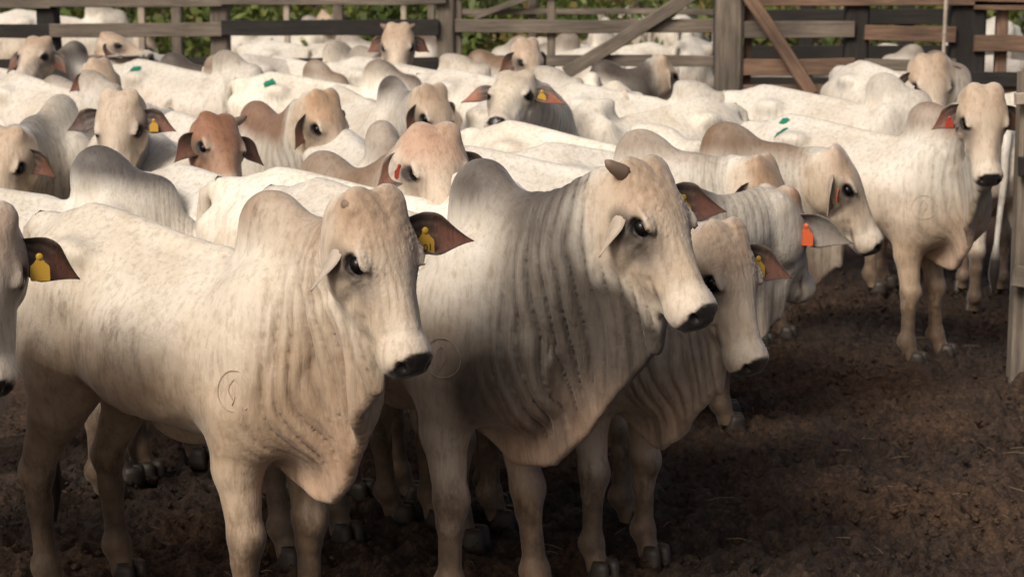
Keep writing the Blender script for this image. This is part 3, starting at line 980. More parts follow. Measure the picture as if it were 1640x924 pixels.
        F = [tuple(range(n)), tuple(range(2 * n - 1, n - 1, -1))] + [(i, i + n, (i + 1) % n + n, (i + 1) % n) for i in range(n)]
        t = obj('ear_tag', mesh_np('ear_tag', V, F, False), col_, root)
        mb = MB()
        c0 = p - down * (4 * k)
        mb.tube([c0 + nrmv * 0.0005, c0 + nrmv * 0.004, c0 + nrmv * 0.006], [11 * k, 10 * k, 5 * k], 12)
        mb.build('tag_button', col_, t)
        if spec.get('text'):
            cu = bpy.data.curves.new('tag_number', 'FONT')
            cu.body = spec['text']; cu.size = 0.030 * size; cu.align_x = 'CENTER'; cu.extrude = 0.0004
            to = bpy.data.objects.new('tmp', cu); col.objects.link(to)
            dg = bpy.context.evaluated_depsgraph_get()
            me = bpy.data.meshes.new_from_object(to.evaluated_get(dg))
            bpy.data.objects.remove(to)
            rt = np.cross(-down, nrmv)
            Mx = Matrix([[float(rt[i]), float(-down[i]), float(nrmv[i]), float((p + down * 58 * k + nrmv * 0.0026)[i])] for i in range(3)] + [[0, 0, 0, 1]])
            me.transform(Mx)
            obj('tag_number', me, TAGINK, t)

    def add_brand(self, root, sx, sz, r):
        """hot-iron brand on the right shoulder: ring, leaf shape and stroke"""
        sd = -1.0
        mb = MB()
        def line(pts, rad):
            P = self.hit([[sx + a * r, sd * 0.6, sz + b_ * r] for a, b_ in pts], (0, -sd, 0), 0.7, 350)
            P = P + np.array([0, sd * 0.0015, 0])
            mb.tube(P, [rad] * len(P), 5)
        c = [(math.cos(t), math.sin(t)) for t in np.linspace(0, 2 * math.pi, 33)]
        line(c, 0.0013)
        line([(-0.05 - 0.32 * math.sin(t * math.pi), 0.62 - 1.1 * t) for t in np.linspace(0, 1, 10)], 0.0012)
        line([(-0.05 + 0.30 * math.sin(t * math.pi * 0.9), 0.62 - 0.95 * t) for t in np.linspace(0, 1, 10)], 0.0015)
        line([(0.0, -0.28), (-0.05, -0.5), (-0.12, -0.7)], 0.0015)
        mb.build('brand_mark', BRANDM, root, True)

    def add_paint(self, root, mk):
        x0, y0, rx, ry, ang = mk
        rn = random.Random(int(abs(x0) * 1000) + 3)
        rings, seg = 4, 20
        rad = [1 + rn.uniform(-0.22, 0.22) for _ in range(seg)]
        P = [(x0, y0)]
        for i in range(1, rings + 1):
            for k in range(seg):
                t = 2 * math.pi * k / seg
                a, b_ = rx * math.cos(t) * rad[k] * i / rings, ry * math.sin(t) * rad[k] * i / rings
                P.append((x0 + a * math.cos(ang) - b_ * math.sin(ang), y0 + a * math.sin(ang) + b_ * math.cos(ang)))
        H = self.hit([[a, b_, 1.75] for a, b_ in P], (0, 0, -1), 1.0, 500)
        H[:, 2] += 0.006
        F = [(0, 1 + k, 1 + (k + 1) % seg) for k in range(seg)]
        for i in range(rings - 1):
            for k in range(seg):
                a = 1 + i * seg; F.append((a + k, a + seg + k, a + seg + (k + 1) % seg, a + (k + 1) % seg))
        obj('paint_mark', mesh_np('paint_mark', H, F), GREEN, root)

_cache = {}
def eye_mesh():
    if 'eye' not in _cache:
        V = []; F = []
        n, m = 16, 10
        for i in range(m + 1):
            a = math.pi * i / m
            for k in range(n):
                t = 2 * math.pi * k / n
                V.append((0.0285 * math.sin(a) * math.cos(t), 0.0215 * math.cos(a), 0.0235 * math.sin(a) * math.sin(t)))
        for i in range(m):
            for k in range(n):
                F.append((i * n + k, i * n + (k + 1) % n, (i + 1) * n + (k + 1) % n, (i + 1) * n + k))
        _cache['eye'] = mesh_np('eye', V, F); _cache['eye'].materials.append(EYE)
    return _cache['eye']

def hoof_mesh():
    if 'hoof' not in _cache:
        mb = MB()
        for sg in (1, -1):
            prof = [(0.0, 0.10, 0.0, 0.036), (0.035, 0.075, 0.005, 0.034), (0.07, 0.060, 0.015, 0.030), (0.095, 0.048, 0.015, 0.024)]
            V = []; n = 12
            for z, ln, xo, wd in prof:
                for k in range(n):
                    t = 2 * math.pi * k / n
                    V.append((xo + 0.012 + ln * 0.72 * math.cos(t) * (1.15 if math.cos(t) > 0 else 0.7), sg * (0.034 - 0.004 * math.cos(t)) + wd * 0.92 * math.sin(t), z))
            F = [tuple(reversed(range(n))), tuple(range(3 * n, 4 * n))]
            for i in range(3):
                for k in range(n):
                    F.append((i * n + k, i * n + (k + 1) % n, (i + 1) * n + (k + 1) % n, (i + 1) * n + k))
            mb.add(V, F)
        _cache['hoof'] = mb.mesh('hoof', True); _cache['hoof'].materials.append(HOOF)
    return _cache['hoof']

# ------------------------------------------------------------------ ground: trampled corral mud
def make_mud():
    m, nt, ns, ls, b = new_mat('trampled_mud')
    tc = ns.new('ShaderNodeTexCoord')
    P = tc.outputs['Object']
    n1 = node(ns, 'ShaderNodeTexNoise', i_Scale=0.55, i_Detail=6.0, i_Roughness=0.6); ls.new(P, n1.inputs['Vector'])
    r1 = ramp(ns, [(0.36, (0.042, 0.028, 0.020)), (0.50, (0.072, 0.046, 0.031)), (0.64, (0.130, 0.075, 0.044))]); ls.new(n1.outputs[0], r1.inputs[0])
    n2 = node(ns, 'ShaderNodeTexNoise', i_Scale=34.0, i_Detail=6.0, i_Roughness=0.75); ls.new(P, n2.inputs['Vector'])
    r2 = ramp(ns, [(0.32, (0.28, 0.26, 0.25)), (0.5, (0.9, 0.9, 0.9)), (0.70, (1.9, 1.75, 1.6))]); ls.new(n2.outputs[0], r2.inputs[0])
    c = mixc(ns, ls, 1.0, r1.outputs[0], r2.outputs[0], 'MULTIPLY')
    n3 = node(ns, 'ShaderNodeTexNoise', i_Scale=85.0, i_Detail=3.0, i_Roughness=0.7); ls.new(P, n3.inputs['Vector'])
    r3 = ramp(ns, [(0.62, (0, 0, 0)), (0.74, (1, 1, 1))]); ls.new(n3.outputs[0], r3.inputs[0])
    c = mixc(ns, ls, mathn(ns, ls, 'MULTIPLY', r3.outputs[0], 0.3), c, (0.11, 0.078, 0.052))
    ls.new(c, b.inputs['Base Color'])
    wet = ramp(ns, [(0.38, (0.32, 0.32, 0.32)), (0.52, (0.85, 0.85, 0.85))]); ls.new(n1.outputs[0], wet.inputs[0])
    ls.new(wet.outputs[0], b.inputs['Roughness'])
    b.inputs['Specular IOR Level'].default_value = 0.3
    b1 = node(ns, 'ShaderNodeBump', i_Strength=1.0, i_Distance=0.03); ls.new(n2.outputs[0], b1.inputs['Height'])
    b2 = node(ns, 'ShaderNodeBump', i_Strength=0.8, i_Distance=0.014); ls.new(n3.outputs[0], b2.inputs['Height']); ls.new(b1.outputs[0], b2.inputs['Normal'])
    ls.new(b2.outputs[0], b.inputs['Normal'])
    return m
MUD = make_mud()

def make_ground():
    def axis(segs):
        v = [segs[0][0]]
        for a, b_, h in segs:
            n = max(1, int(round((b_ - a) / h)))
            v += list(np.linspace(a, b_, n + 1)[1:])
        return np.array(v)
    xs = axis([(-400, -30, 40), (-30, -9, 1.5), (-9, -2.3, 0.10), (-2.3, 3.4, 0.0135), (3.4, 9, 0.10), (9, 30, 1.5), (30, 400, 40)])
    ys = axis([(-60, 0, 6), (0, 4.8, 0.3), (4.8, 9.2, 0.0135), (9.2, 13, 0.035), (13, 20, 0.12), (20, 40, 1.0), (40, 500, 40)])
    X, Y = np.meshgrid(xs, ys, indexing='ij')
    Z = ground_z(Y)
    near = sstep(30, 22, Y) * sstep(14, 9, np.abs(X))
    n = 0.04 * noise2(X * 0.9, Y * 0.9) + 0.035 * noise2(X * 3.1 + 9, Y * 3.1) + 0.035 * noise2(X * 7.7, Y * 7.7 + 4) + 0.045 * noise2(X * 13, Y * 13) + 0.046 * noise2(X * 24 + 2, Y * 24) + 0.030 * noise2(X * 47, Y * 47 + 1)
    rid = 0.030 * (0.5 - np.abs(noise2(X * 9.5 + 3, Y * 9.5)) * 2) + 0.018 * (0.5 - np.abs(noise2(X * 21, Y * 21 + 7)) * 2)
    Z = Z + (n * 0.85 + rid * 0.8 - 0.025) * near
    # hoof prints
    rg = np.random.default_rng(5)
    for i in range(2600):
        y0 = rg.uniform(4.3, 13.5); x0 = rg.uniform(-2.6, 3.9)
        a = rg.uniform(0, 6.28); rx, ry = 0.085 * rg.uniform(0.8, 1.25), 0.06 * rg.uniform(0.8, 1.2)
        i0, i1 = np.searchsorted(xs, [x0 - 0.17, x0 + 0.17]); j0, j1 = np.searchsorted(ys, [y0 - 0.17, y0 + 0.17])
        dx = X[i0:i1, j0:j1] - x0; dy = Y[i0:i1, j0:j1] - y0
        u = (dx * math.cos(a) + dy * math.sin(a)) / rx; v = (-dx * math.sin(a) + dy * math.cos(a)) / ry
        r = np.sqrt(u * u + v * v)
        dep = rg.uniform(0.015, 0.045)
        Z[i0:i1, j0:j1] += -dep * sstep(1.1, 0.6, r) + 0.4 * dep * np.exp(-((r - 1.35) / 0.25) ** 2)
    V = np.stack([X, Y, Z], -1).reshape(-1, 3)
    nx, ny = len(xs), len(ys)
    i = np.arange(nx - 1)[:, None]; j = np.arange(ny - 1)[None]
    a = i * ny + j
    F = np.stack([a, a + ny, a + ny + 1, a + 1], -1).reshape(-1, 4)
    o = obj('ground', mesh_np('ground', V, F), MUD)
    tag(o, kind='structure')
make_ground()

def make_clods():
    rg = np.random.default_rng(8)
    base = np.array([(1, 0, 0), (-1, 0, 0), (0, 1, 0), (0, -1, 0), (0, 0, 1), (0, 0, -1)], float)
    tri = np.array([(0, 2, 4), (2, 1, 4), (1, 3, 4), (3, 0, 4), (2, 0, 5), (1, 2, 5), (3, 1, 5), (0, 3, 5)])
    V = []; F = []
    for k in range(16000):
        y = 4.6 + 9.5 * rg.random() ** 1.5; x = rg.uniform(-2.6, 3.9)
        r = 0.004 + 0.012 * rg.random() ** 3
        p = base * r * (0.6 + 0.8 * rg.random((6, 3))) + rg.normal(0, r * 0.2, (6, 3))
        p[:, :2] *= 1.3
        V.append(p + (x, y, ground_z(y) + rg.uniform(-0.01, 0.015))); F.append(tri + 6 * k)
    o = obj('mud_clods', mesh_np('mud_clods', np.concatenate(V), np.concatenate(F), True), MUD)
    tag(o, 'small dark clods of mud scattered over the trampled ground', 'mud clods', kind='stuff')
make_clods()

def make_straw():
    rg = np.random.default_rng(31)
    mb = MB()
    for k in range(260):
        y = 4.9 + 7.5 * rg.random(); x = rg.uniform(-2.3, 3.6); t = rg.uniform(0, 6.28); L = rg.uniform(0.02, 0.07)
        z = float(ground_z(y)) + rg.uniform(0.0, 0.012)
        mb.tube([(x - L * math.cos(t), y - L * math.sin(t), z), (x, y, z + rg.uniform(0, 0.008)), (x + L * math.cos(t), y + L * math.sin(t), z)], [0.0012, 0.0016, 0.001], 4, False)
    o = mb.build('straw', plain('dry_straw', (0.20, 0.145, 0.085), 0.8))
    tag(o, 'short bits of dry straw trodden into the mud', 'straw', kind='stuff')
make_straw()

# ------------------------------------------------------------------ timber corral
def make_wood(name, dark, light, red=0.0):
    m, nt, ns, ls, b = new_mat(name)
    tc = ns.new('ShaderNodeTexCoord'); oi = ns.new('ShaderNodeObjectInfo')
    ad = ns.new('ShaderNodeVectorMath'); ad.operation = 'ADD'
    cb = ns.new('ShaderNodeCombineXYZ'); 
    ls.new(mathn(ns, ls, 'MULTIPLY', oi.outputs['Random'], 50.0), cb.inputs[0]); ls.new(mathn(ns, ls, 'MULTIPLY', oi.outputs['Random'], 31.0), cb.inputs[2])
    ls.new(tc.outputs['Object'], ad.inputs[0]); ls.new(cb.outputs[0], ad.inputs[1])
    mp = ns.new('ShaderNodeMapping'); mp.inputs['Scale'].default_value = (0.9, 12, 12); ls.new(ad.outputs[0], mp.inputs[0])
    n1 = node(ns, 'ShaderNodeTexNoise', i_Scale=3.0, i_Detail=8.0, i_Roughness=0.7); ls.new(mp.outputs[0], n1.inputs['Vector'])
    n2 = node(ns, 'ShaderNodeTexNoise', i_Scale=1.6, i_Detail=5.0); ls.new(ad.outputs[0], n2.inputs['Vector'])
    r1 = ramp(ns, [(0.33, dark), (0.55, tuple(0.5 * (d + l) for d, l in zip(dark, light))), (0.72, light)]); ls.new(n1.outputs[0], r1.inputs[0])
    r2 = ramp(ns, [(0.35, (0.5, 0.48, 0.46)), (0.6, (1.05, 1.0, 0.95))]); ls.new(n2.outputs[0], r2.inputs[0])
    c = mixc(ns, ls, 0.8, r1.outputs[0], r2.outputs[0], 'MULTIPLY')
    ls.new(c, b.inputs['Base Color'])
    b.inputs['Roughness'].default_value = 0.85
    bp = node(ns, 'ShaderNodeBump', i_Strength=0.6, i_Distance=0.01); ls.new(n1.outputs[0], bp.inputs['Height'])
    ls.new(bp.outputs[0], b.inputs['Normal'])
    return m
WOOD = make_wood('weathered_wood', (0.095, 0.079, 0.064), (0.27, 0.23, 0.185))
WOODB = make_wood('brown_wood', (0.10, 0.062, 0.043), (0.29, 0.185, 0.125))
WOODD = make_wood('dark_wood', (0.010, 0.009, 0.008), (0.038, 0.031, 0.027))
WOODP = make_wood('pale_wood', (0.30, 0.25, 0.20), (0.52, 0.45, 0.38))

def plank(name, a, b_, w, t, mat, parent, rnd, up=(0, 0, 1)):
    """a sawn board from a to b; slightly bowed, edges broken"""
    a = Vector(a); b_ = Vector(b_)
    L = (b_ - a).length
    xa = (b_ - a).normalized(); up = Vector(up)
    ya = up.cross(xa).normalized(); za = xa.cross(ya)
    n = max(2, int(L / 0.5))
    bw = rnd.uniform(-0.012, 0.012)
    ch = min(w, t) * 0.12
    sec = [(-t / 2 + ch, -w / 2), (t / 2 - ch, -w / 2), (t / 2, -w / 2 + ch), (t / 2, w / 2 - ch), (t / 2 - ch, w / 2), (-t / 2 + ch, w / 2), (-t / 2, w / 2 - ch), (-t / 2, -w / 2 + ch)]
    V = []; F = []
    for i in range(n + 1):
        f = i / n
        dz = bw * math.sin(math.pi * f) + rnd.uniform(-0.004, 0.004)
        k = 1 + rnd.uniform(-0.05, 0.05)
        for (y, z) in sec:
            V.append((f * L - L / 2, y, z * k + dz))
    for i in range(n):
        for k in range(8):
            F.append((i * 8 + k, i * 8 + (k + 1) % 8, (i + 1) * 8 + (k + 1) % 8, (i + 1) * 8 + k))
    F += [tuple(reversed(range(8))), tuple(range(n * 8, n * 8 + 8))]
    o = obj(name, mesh_np(name, V, F, False), mat)
    M = Matrix((xa, ya, za)).transposed().to_4x4()
    M.translation = (a + b_) / 2
    if parent is not None:
        o.parent = parent
        o.matrix_local = parent.matrix_basis.inverted() @ M
    else:
        o.matrix_basis = M
    return o

rw = random.Random(4)
def fence(name, label, d, posts, rails, group=None, braces=(), cat='fence'):
    x0 = at(posts[0][0], 100, d)[0]
    root = empty(name, (x0, d, float(ground_z(d))))
    tag(root, label, cat, group)
    for (px, wpx, mat, ztop) in posts:
        p = at(px, 100, d); w = wpx * d / F_PX
        plank('post', (p[0], d, float(ground_z(d)) - 0.1), (p[0] + rw.uniform(-0.02, 0.02), d, ztop), w, min(w, 0.2), mat, root, rw, up=(1, 0, 0))
    for (pxa, pxb, ya, yb, hpx, mat, off) in rails:
        dd = d + off
        a = at(pxa, ya, dd); b_ = at(pxb, yb, dd)
        plank('rail', a, b_, hpx * dd / F_PX, 0.05, mat, root, rw)
    for (pxa, ya, pxb, yb, hpx, mat, off) in braces:
        dd = d + off
        plank('brace', at(pxa, ya, dd), at(pxb, yb, dd), hpx * dd / F_PX, 0.06, mat, root, rw)
    return root

FD = 18.3
fence('corral_fence', 'dark weathered plank fence along the left back of the corral', FD,
      [(-200, 34, WOODD, 2.6), (80, 32, WOODD, 2.6), (355, 29, WOOD, 2.6), (714, 29, WOOD, 2.7)],
      [(-200, 80, 6, 5, 18, WOOD, -0.13), (80, 355, 3, 2, 17, WOOD, -0.13), (355, 714, 0, -1, 16, WOOD, -0.13),
       (-200, 80, 52, 51, 22, WOODD, -0.13), (80, 355, 49, 47, 22, WOOD, -0.13), (355, 702, 45, 44, 25, WOODD, -0.13),
       (-200, 80, 104, 104, 20, WOODD, -0.13), (80, 355, 103, 102, 20, WOODD, -0.13), (355, 702, 104, 103, 21, WOODD, -0.13),
       (-200, 355, 158, 158, 20, WOODD, -0.13), (355, 702, 160, 160, 20, WOODD, -0.13)])
fence('corral_gate', 'weathered wooden gate with one long diagonal brace in the back fence', FD,
      [(735, 12, WOOD, 2.5), (880, 13, WOOD, 2.25)],
      [(729, 1142, 42, 41, 21, WOOD, -0.08), (729, 1142, 99, 98, 18, WOOD, -0.08), (729, 1142, 152, 152, 18, WOOD, -0.08), (729, 1142, -16, -18, 20, WOOD, -0.08)],
      braces=[(905, 118, 1120, -16, 21, WOOD, -0.15)], cat='gate')
fence('gate_post', 'broad square gate post of grey timber behind the white backs', FD - 0.3, [(1166, 40, WOOD, 3.0)], [], cat='post')
fence('corral_fence', 'brown plank fence with broad dark posts at the right back', FD - 0.2,
      [(1196, 12, WOODB, 2.9), (1368, 36, WOODD, 3.0), (1545, 52, WOODD, 3.0), (1603, 18, WOODB, 2.8)],
      [(1188, 1640, 3, 2, 16, WOODB, -0.13), (1188, 1368, 48, 47, 26, WOOD, -0.13), (1385, 1530, 53, 56, 24, WOODB, -0.13),
       (1188, 1368, 108, 106, 27, WOODB, -0.13), (1385, 1530, 104, 104, 18, WOOD, -0.13), (1188, 1640, 150, 152, 26, WOODB, -0.13),
       (1560, 1660, 70, 72, 26, WOODB, -0.13), (1560, 1660, 8, 10, 14, WOODB, -0.13), (1520, 1690, 128, 130, 24, WOODD, -0.2)],
      braces=[(1186, -22, 1300, 150, 20, WOODB, -0.30)])
fence('inner_fence', 'dark plank fence standing a little way behind the brown one', FD + 2.2,
      [(1150, 20, WOODD, 2.8), (1290, 20, WOODD, 2.8), (1450, 22, WOODD, 2.8), (1560, 30, WOODD, 2.9)],
      [(1150, 1560, 28, 27, 24, WOODD, -0.12), (1150, 1560, 84, 84, 22, WOODD, -0.12), (1150, 1560, 134, 134, 22, WOODD, -0.12)])
fence('far_fence', 'thin pale posts and rails of the far fence before the bushes', FD + 4.4,
      [(228, 11, WOODP, 2.7), (286, 17, WOOD, 2.7), (460, 9, WOODP, 2.7), (545, 17, WOOD, 2.7), (648, 9, WOODP, 2.7), (690, 12, WOOD, 2.7), (852, 13, WOOD, 2.7)],
      [(60, 700, -5, -6, 10, WOOD, -0.1), (700, 1150, 20, 20, 9, WOOD, -0.1)],
      braces=[(760, 28, 860, -8, 10, WOOD, -0.2)])
fence('side_fence', 'grey post with loose pale boards at the right edge', 10.4,
      [(1656, 36, WOOD, 1.72)],
      [(1626, 1760, 160, 150, 20, WOODP, -0.12), (1632, 1760, 268, 262, 30, WOODD, -0.12), (1624, 1780, 440, 470, 36, WOOD, -0.14)])
# slim upright pole against the right fence
pm = MB(); pa, pb = at(1505, 100, FD - 0.6), at(1517, -40, FD - 0.6); pa[2] = 0.0
pm.tube([pa, (pa + pb) / 2 + np.array([0.01, 0, 0]), pb], [0.020, 0.019, 0.017], 10)
tag(pm.build('slim_pole', WOODP, None, True), 'slim pale pole leaning upright against the right back fence', 'pole')

# ------------------------------------------------------------------ bushes and tall grass beyond the fences
def make_leaf():
    m, nt, ns, ls, b = new_mat('leaf')
    a = node(ns, 'ShaderNodeAttribute', attribute_name='tint')
    ls.new(a.outputs['Color'], b.inputs['Base Color'])
    b.inputs['Roughness'].default_value = 0.6
    tr = ns.new('ShaderNodeBsdfTranslucent'); ls.new(a.outputs['Color'], tr.inputs['Color'])
    mx = ns.new('ShaderNodeMixShader'); mx.inputs[0].default_value = 0.3
    out = ns['Material Output']
    ls.new(b.outputs[0], mx.inputs[1]); ls.new(tr.outputs[0], mx.inputs[2]); ls.new(mx.outputs[0], out.inputs['Surface'])
    return m
LEAF = make_leaf()

def leaf_mesh(name, C, D, W, L, tints, rg):
    n = len(C)
    D = D / np.linalg.norm(D, axis=1)[:, None]
    S = np.cross(D, rg.normal(size=(n, 3))); S /= np.linalg.norm(S, axis=1)[:, None]
    V = np.stack([C - D * L[:, None] / 2, C + S * W[:, None] / 2, C + D * L[:, None] / 2, C - S * W[:, None] / 2], 1).reshape(-1, 3)
    F = np.arange(4 * n).reshape(-1, 4)
    me = mesh_np(name, V, F, False)
    at_ = me.color_attributes.new('tint', 'FLOAT_COLOR', 'POINT')
    c = np.column_stack([np.repeat(tints, 4, 0), np.ones(4 * n)]).astype(np.float32)
    at_.data.foreach_set('color', c.ravel())
    me.materials.append(LEAF)
    return me

def make_bushes():
    rg = np.random.default_rng(21)
    C = []; T = []
    for k in range(260):
        cx = rg.uniform(-9.5, 9.5); cy = rg.uniform(25.0, 31.0)
        h = rg.uniform(1.0, 2.9) * (1.0 + 0.05 * (cy - 25)); r = rg.uniform(0.45, 1.0)
        n = 170
        v = rg.normal(size=(n, 3)); v /= np.linalg.norm(v, axis=1)[:, None]
        rad = rg.random(n) ** 0.4
        C.append(np.column_stack([cx + v[:, 0] * r * rad, cy + v[:, 1] * r * rad, float(ground_z(cy)) + h * 0.5 + v[:, 2] * h * 0.5 * rad]))
        hue = rg.random()
        base = np.array([0.06, 0.10, 0.02]) * (1 - hue) + np.array([0.15, 0.17, 0.035]) * hue
        if rg.random() < 0.16: base = np.array([0.20, 0.15, 0.05])
        T.append(base * rg.uniform(0.6, 1.35, (n, 1)))
    C = np.concatenate(C); T = np.concatenate(T)
    n = len(C)
    me = leaf_mesh('undergrowth', C, rg.normal(size=(n, 3)) + np.array([0, 0, 0.3]), rg.uniform(0.06, 0.13, n), rg.uniform(0.12, 0.24, n), T, rg)
    tag(obj('undergrowth', me, LEAF), 'sunlit green bushes growing thickly beyond the back fence', 'undergrowth', kind='stuff')
    n = 16000
    C = np.column_stack([rg.uniform(-9, 9, n), rg.uniform(23.0, 26.5, n), np.zeros(n)])
    Lg = rg.uniform(0.4, 1.3, n)
    C[:, 2] = ground_z(C[:, 1]) + Lg * 0.42
    t = rg.random((n, 1))
    T = (np.array([0.075, 0.125, 0.02]) * (1 - t) + np.array([0.22, 0.19, 0.06]) * t) * rg.uniform(0.6, 1.2, (n, 1))
    D = np.column_stack([rg.normal(0, 0.3, n), rg.normal(0, 0.3, n), np.ones(n)])
    me = leaf_mesh('tall_grass', C, D, rg.uniform(0.02, 0.045, n), Lg, T, rg)
    tag(obj('tall_grass', me, LEAF), 'tall yellow green grass between the far fence and the bushes', 'grass', kind='stuff')
make_bushes()

# ------------------------------------------------------------------ the herd
HUMP = (0.385, 0, 1.585)
HIP = (-0.49, 0, 1.462)
HERD = []
def cow(label, ref, px, py, d, heading, poll=None, smax_=1.14, smin_=0.84, **kw):
    W = at(px, py, d)
    zl = ref[2] if ref is HIP else 1.585 - 0.11 * (1 - min(1.15, kw.get('hump_k', 1.0)))
    s = 1.0
    for _ in range(3):
        hd = R(heading)
        bx = W[0] - s * ref[0] * math.cos(hd); by = W[1] - s * ref[0] * math.sin(hd)
        g = float(ground_z(by))
        s = (W[2] - g) / zl
        s = min(max(s, smin_), smax_)
    sp = dict(label=label, base=(bx, by, g - 0.035), heading=heading, scale=s, seed=len(HERD) + 3, **kw)
    if poll is not None: sp['poll'] = at(*poll)
    HERD.append(sp)
    return sp

LOW = dict(poll_local=(0.98, 0, 1.18), pitch=-68)      # grazing-low head, hidden by its neighbours
GREYN = dict(neck=0.75, hump=0.8, neckc=(0.105, 0.088, 0.074), humpc=(0.085, 0.070, 0.060), shoulder=0.25)
TAN = dict(low=(0.50, 0.365, 0.25), hump=0.6, humpc=(0.19, 0.125, 0.082))
FG = dict(h=0.0155, hf=0.0085, fine_neck=True, hooves=True)
MID = dict(h=0.021, hf=0.0115)
MID2 = dict(h=0.029, hf=0.019)
FAR = dict(h=0.035, hf=0.021)

# --- the front row
cow('pale bull in front at left with yellow ear tag and brand on its shoulder', HUMP, 437, 285, 6.1, -38, poll=(603, 316, 5.60), yaw=-50, pitch=-62,
    horns=(0, 0.028), tag_l=dict(text='101', pos=0.30), brands=[(0.46, 0.97, 0.066)], dewlap=1.1, fold=0.027, hw=1.0, hs=1.02,
    ear_l=dict(droop=16, back=-14, len=0.255), ear_r=dict(droop=62, back=28, fu=2.2, fs=-4.0, len=0.18, wid=0.62, outer=(0.42, 0.36, 0.30)), pal=dict(neck=0.5, hump=0.65, warm=0.65, base=(0.64, 0.585, 0.50), low=(0.48, 0.37, 0.27), mud=0.07, forea=0.75, neckc=(0.34, 0.245, 0.17), humpc=(0.30, 0.21, 0.145)), **FG)
cow('big grey necked bull in the middle of the front row with dark hump', HUMP, 775, 240, 6.5, -46, legs=dict(fl=(0.14, 0), hr=(0.1, 0)), poll=(1036, 266, 6.12), yaw=-44, pitch=-55,
    horns=(0, 0.095), tag_l=dict(pos=0.24), tag_r=dict(mat=TAGO, pos=0.3), brands=[(0.46, 0.97, 0.066)], dewlap=1.15, hump_k=1.15, fold=0.032, hw=1.0, hs=1.02,
    ear_l=dict(droop=20, back=-14, len=0.255), ear_r=dict(droop=62, back=28, fu=2.2, fs=-4.0, len=0.18, wid=0.62, outer=(0.42, 0.36, 0.30)), pal=dict(GREYN, base=(0.62, 0.575, 0.51), neck=0.85, ns=0.40, mud=0.04, neckc=(0.085, 0.071, 0.06), shoulder=0.15, hump=0.72, forea=0.6, eye=1.3), **FG)
cow('smaller grey cow peering out from behind the big front bull, head low', HUMP, 1000, 290, 7.0, -48, poll=(1165, 366, 6.60), yaw=-48, pitch=-66,
    tag_l=dict(pos=0.30), dewlap=1.2, hw=1.04, ear_l=dict(droop=30, back=-16, len=0.25), pal=dict(GREYN, neck=0.18, forea=0.7, eye=0.9), horns=(0, 0.02), **FG)
cow('grey cow turned away with large orange tag in its spread ear', HUMP, 1010, 243, 7.7, -6, poll=(1248, 306, 7.9), yaw=50, pitch=-58,
    tag_r=dict(mat=TAGO, pos=0.22, size=1.15), ear_r=dict(droop=28, back=0, twist=165, len=0.26, wid=1.05, inner=(0.26, 0.24, 0.22), pink=(0.26, 0.23, 0.21), outer=(0.34, 0.32, 0.29)), fold=0.006, pal=dict(GREYN, neck=0.2, head=(0.46, 0.42, 0.37), fore=(0.30, 0.19, 0.13), forea=1.0), **FG)
cow('cow cut by the left edge, only its face and dark ear in view', HUMP, -150, 300, 6.0, -50, poll=(-30, 345, 5.45), yaw=-72, pitch=-72,
    tag_l=dict(pos=0.35), ear_l=dict(droop=30, back=0, curl=2.0), pal=dict(GREYN, neck=0.3, head=(0.42, 0.37, 0.32)), **MID)
# --- right side
cow('cow with folded cream neck, only its curly brow above the grey cow', HUMP, 1028, 193, 8.9, -20, poll=(1228, 258, 8.75), yaw=-30, pitch=-66, pal=dict(TAN, forea=0.9), **MID)
cow('cow in profile facing right, head lowered, orange tag in hanging ear', HUMP, 1165, 182, 9.4, -2, poll=(1345, 242, 9.25), yaw=-14, pitch=-60,
    tag_r=dict(mat=TAGO, pos=0.4, size=0.8), ear_r=dict(droop=62, back=20), pal=dict(TAN, hump=0.7), horns=(0.0, 0.015), **MID)
cow('tall cow standing clear at right, green paint on its rump, brand on shoulder', HUMP, 1488, 152, 11.0, -34, legs=dict(fl=(0.06, 0.02), fr=(0.0, -0.02)), poll=(1578, 143, 10.45), yaw=-86, pitch=-66,
    paint=[(-0.52, -0.08, 0.028, 0.022, 0.3), (-0.50, -0.16, 0.045, 0.014, 0.8)], brands=[(0.48, 0.98, 0.07)], tag_r=dict(mat=TAGR, pos=0.5, size=0.8),
    ear_r=dict(droop=30, back=10), pal=dict(TAN, warm=0.5, legs=0.6), hooves=True, **MID)
cow('shaded cow behind the tall right one, seen from its rump', HIP, 1606, 178, 12.6, 82, pal=dict(low=(0.42, 0.33, 0.26)), hooves=True, **MID2, **LOW)
# --- second row, left to middle
cow('cow looking over the front bulls with pinkish brown brow', HUMP, 520, 226, 7.9, -36, poll=(697, 207, 7.70), yaw=-74, pitch=-52, tag_r=dict(mat=TAGR, pos=0.4, size=0.7),
    ear_r=dict(droop=40, back=0), pal=dict(TAN, fore=(0.44, 0.28, 0.195), forea=0.9), **MID)
cow('cow with a big dark grey hump behind the front left bull', HUMP, 158, 220, 8.1, -4, hump_k=1.1, pal=dict(hump=0.95, humpc=(0.10, 0.09, 0.085)), **MID2, **LOW)
cow('white backed cow close behind the head of the front left bull', HIP, 455, 258, 7.8, -24, hump_k=0.45, pal=dict(hump=0.0, base=(0.76, 0.72, 0.64)), **MID2, **LOW)
cow('reddish brown headed cow with a small pointed horn', HUMP, 318, 190, 9.9, -62, poll=(350, 188, 9.35), yaw=-66, pitch=-44, roll=12, horns=(0.09, 0.0), hump_k=0.7,
    ear_l=dict(droop=30, back=5, outer=(0.2, 0.1, 0.06)), ear_r=dict(droop=45, back=5, outer=(0.2, 0.1, 0.06)), pal=dict(TAN, head=(0.34, 0.195, 0.125), fore=(0.28, 0.135, 0.08), forea=0.9), **MID)
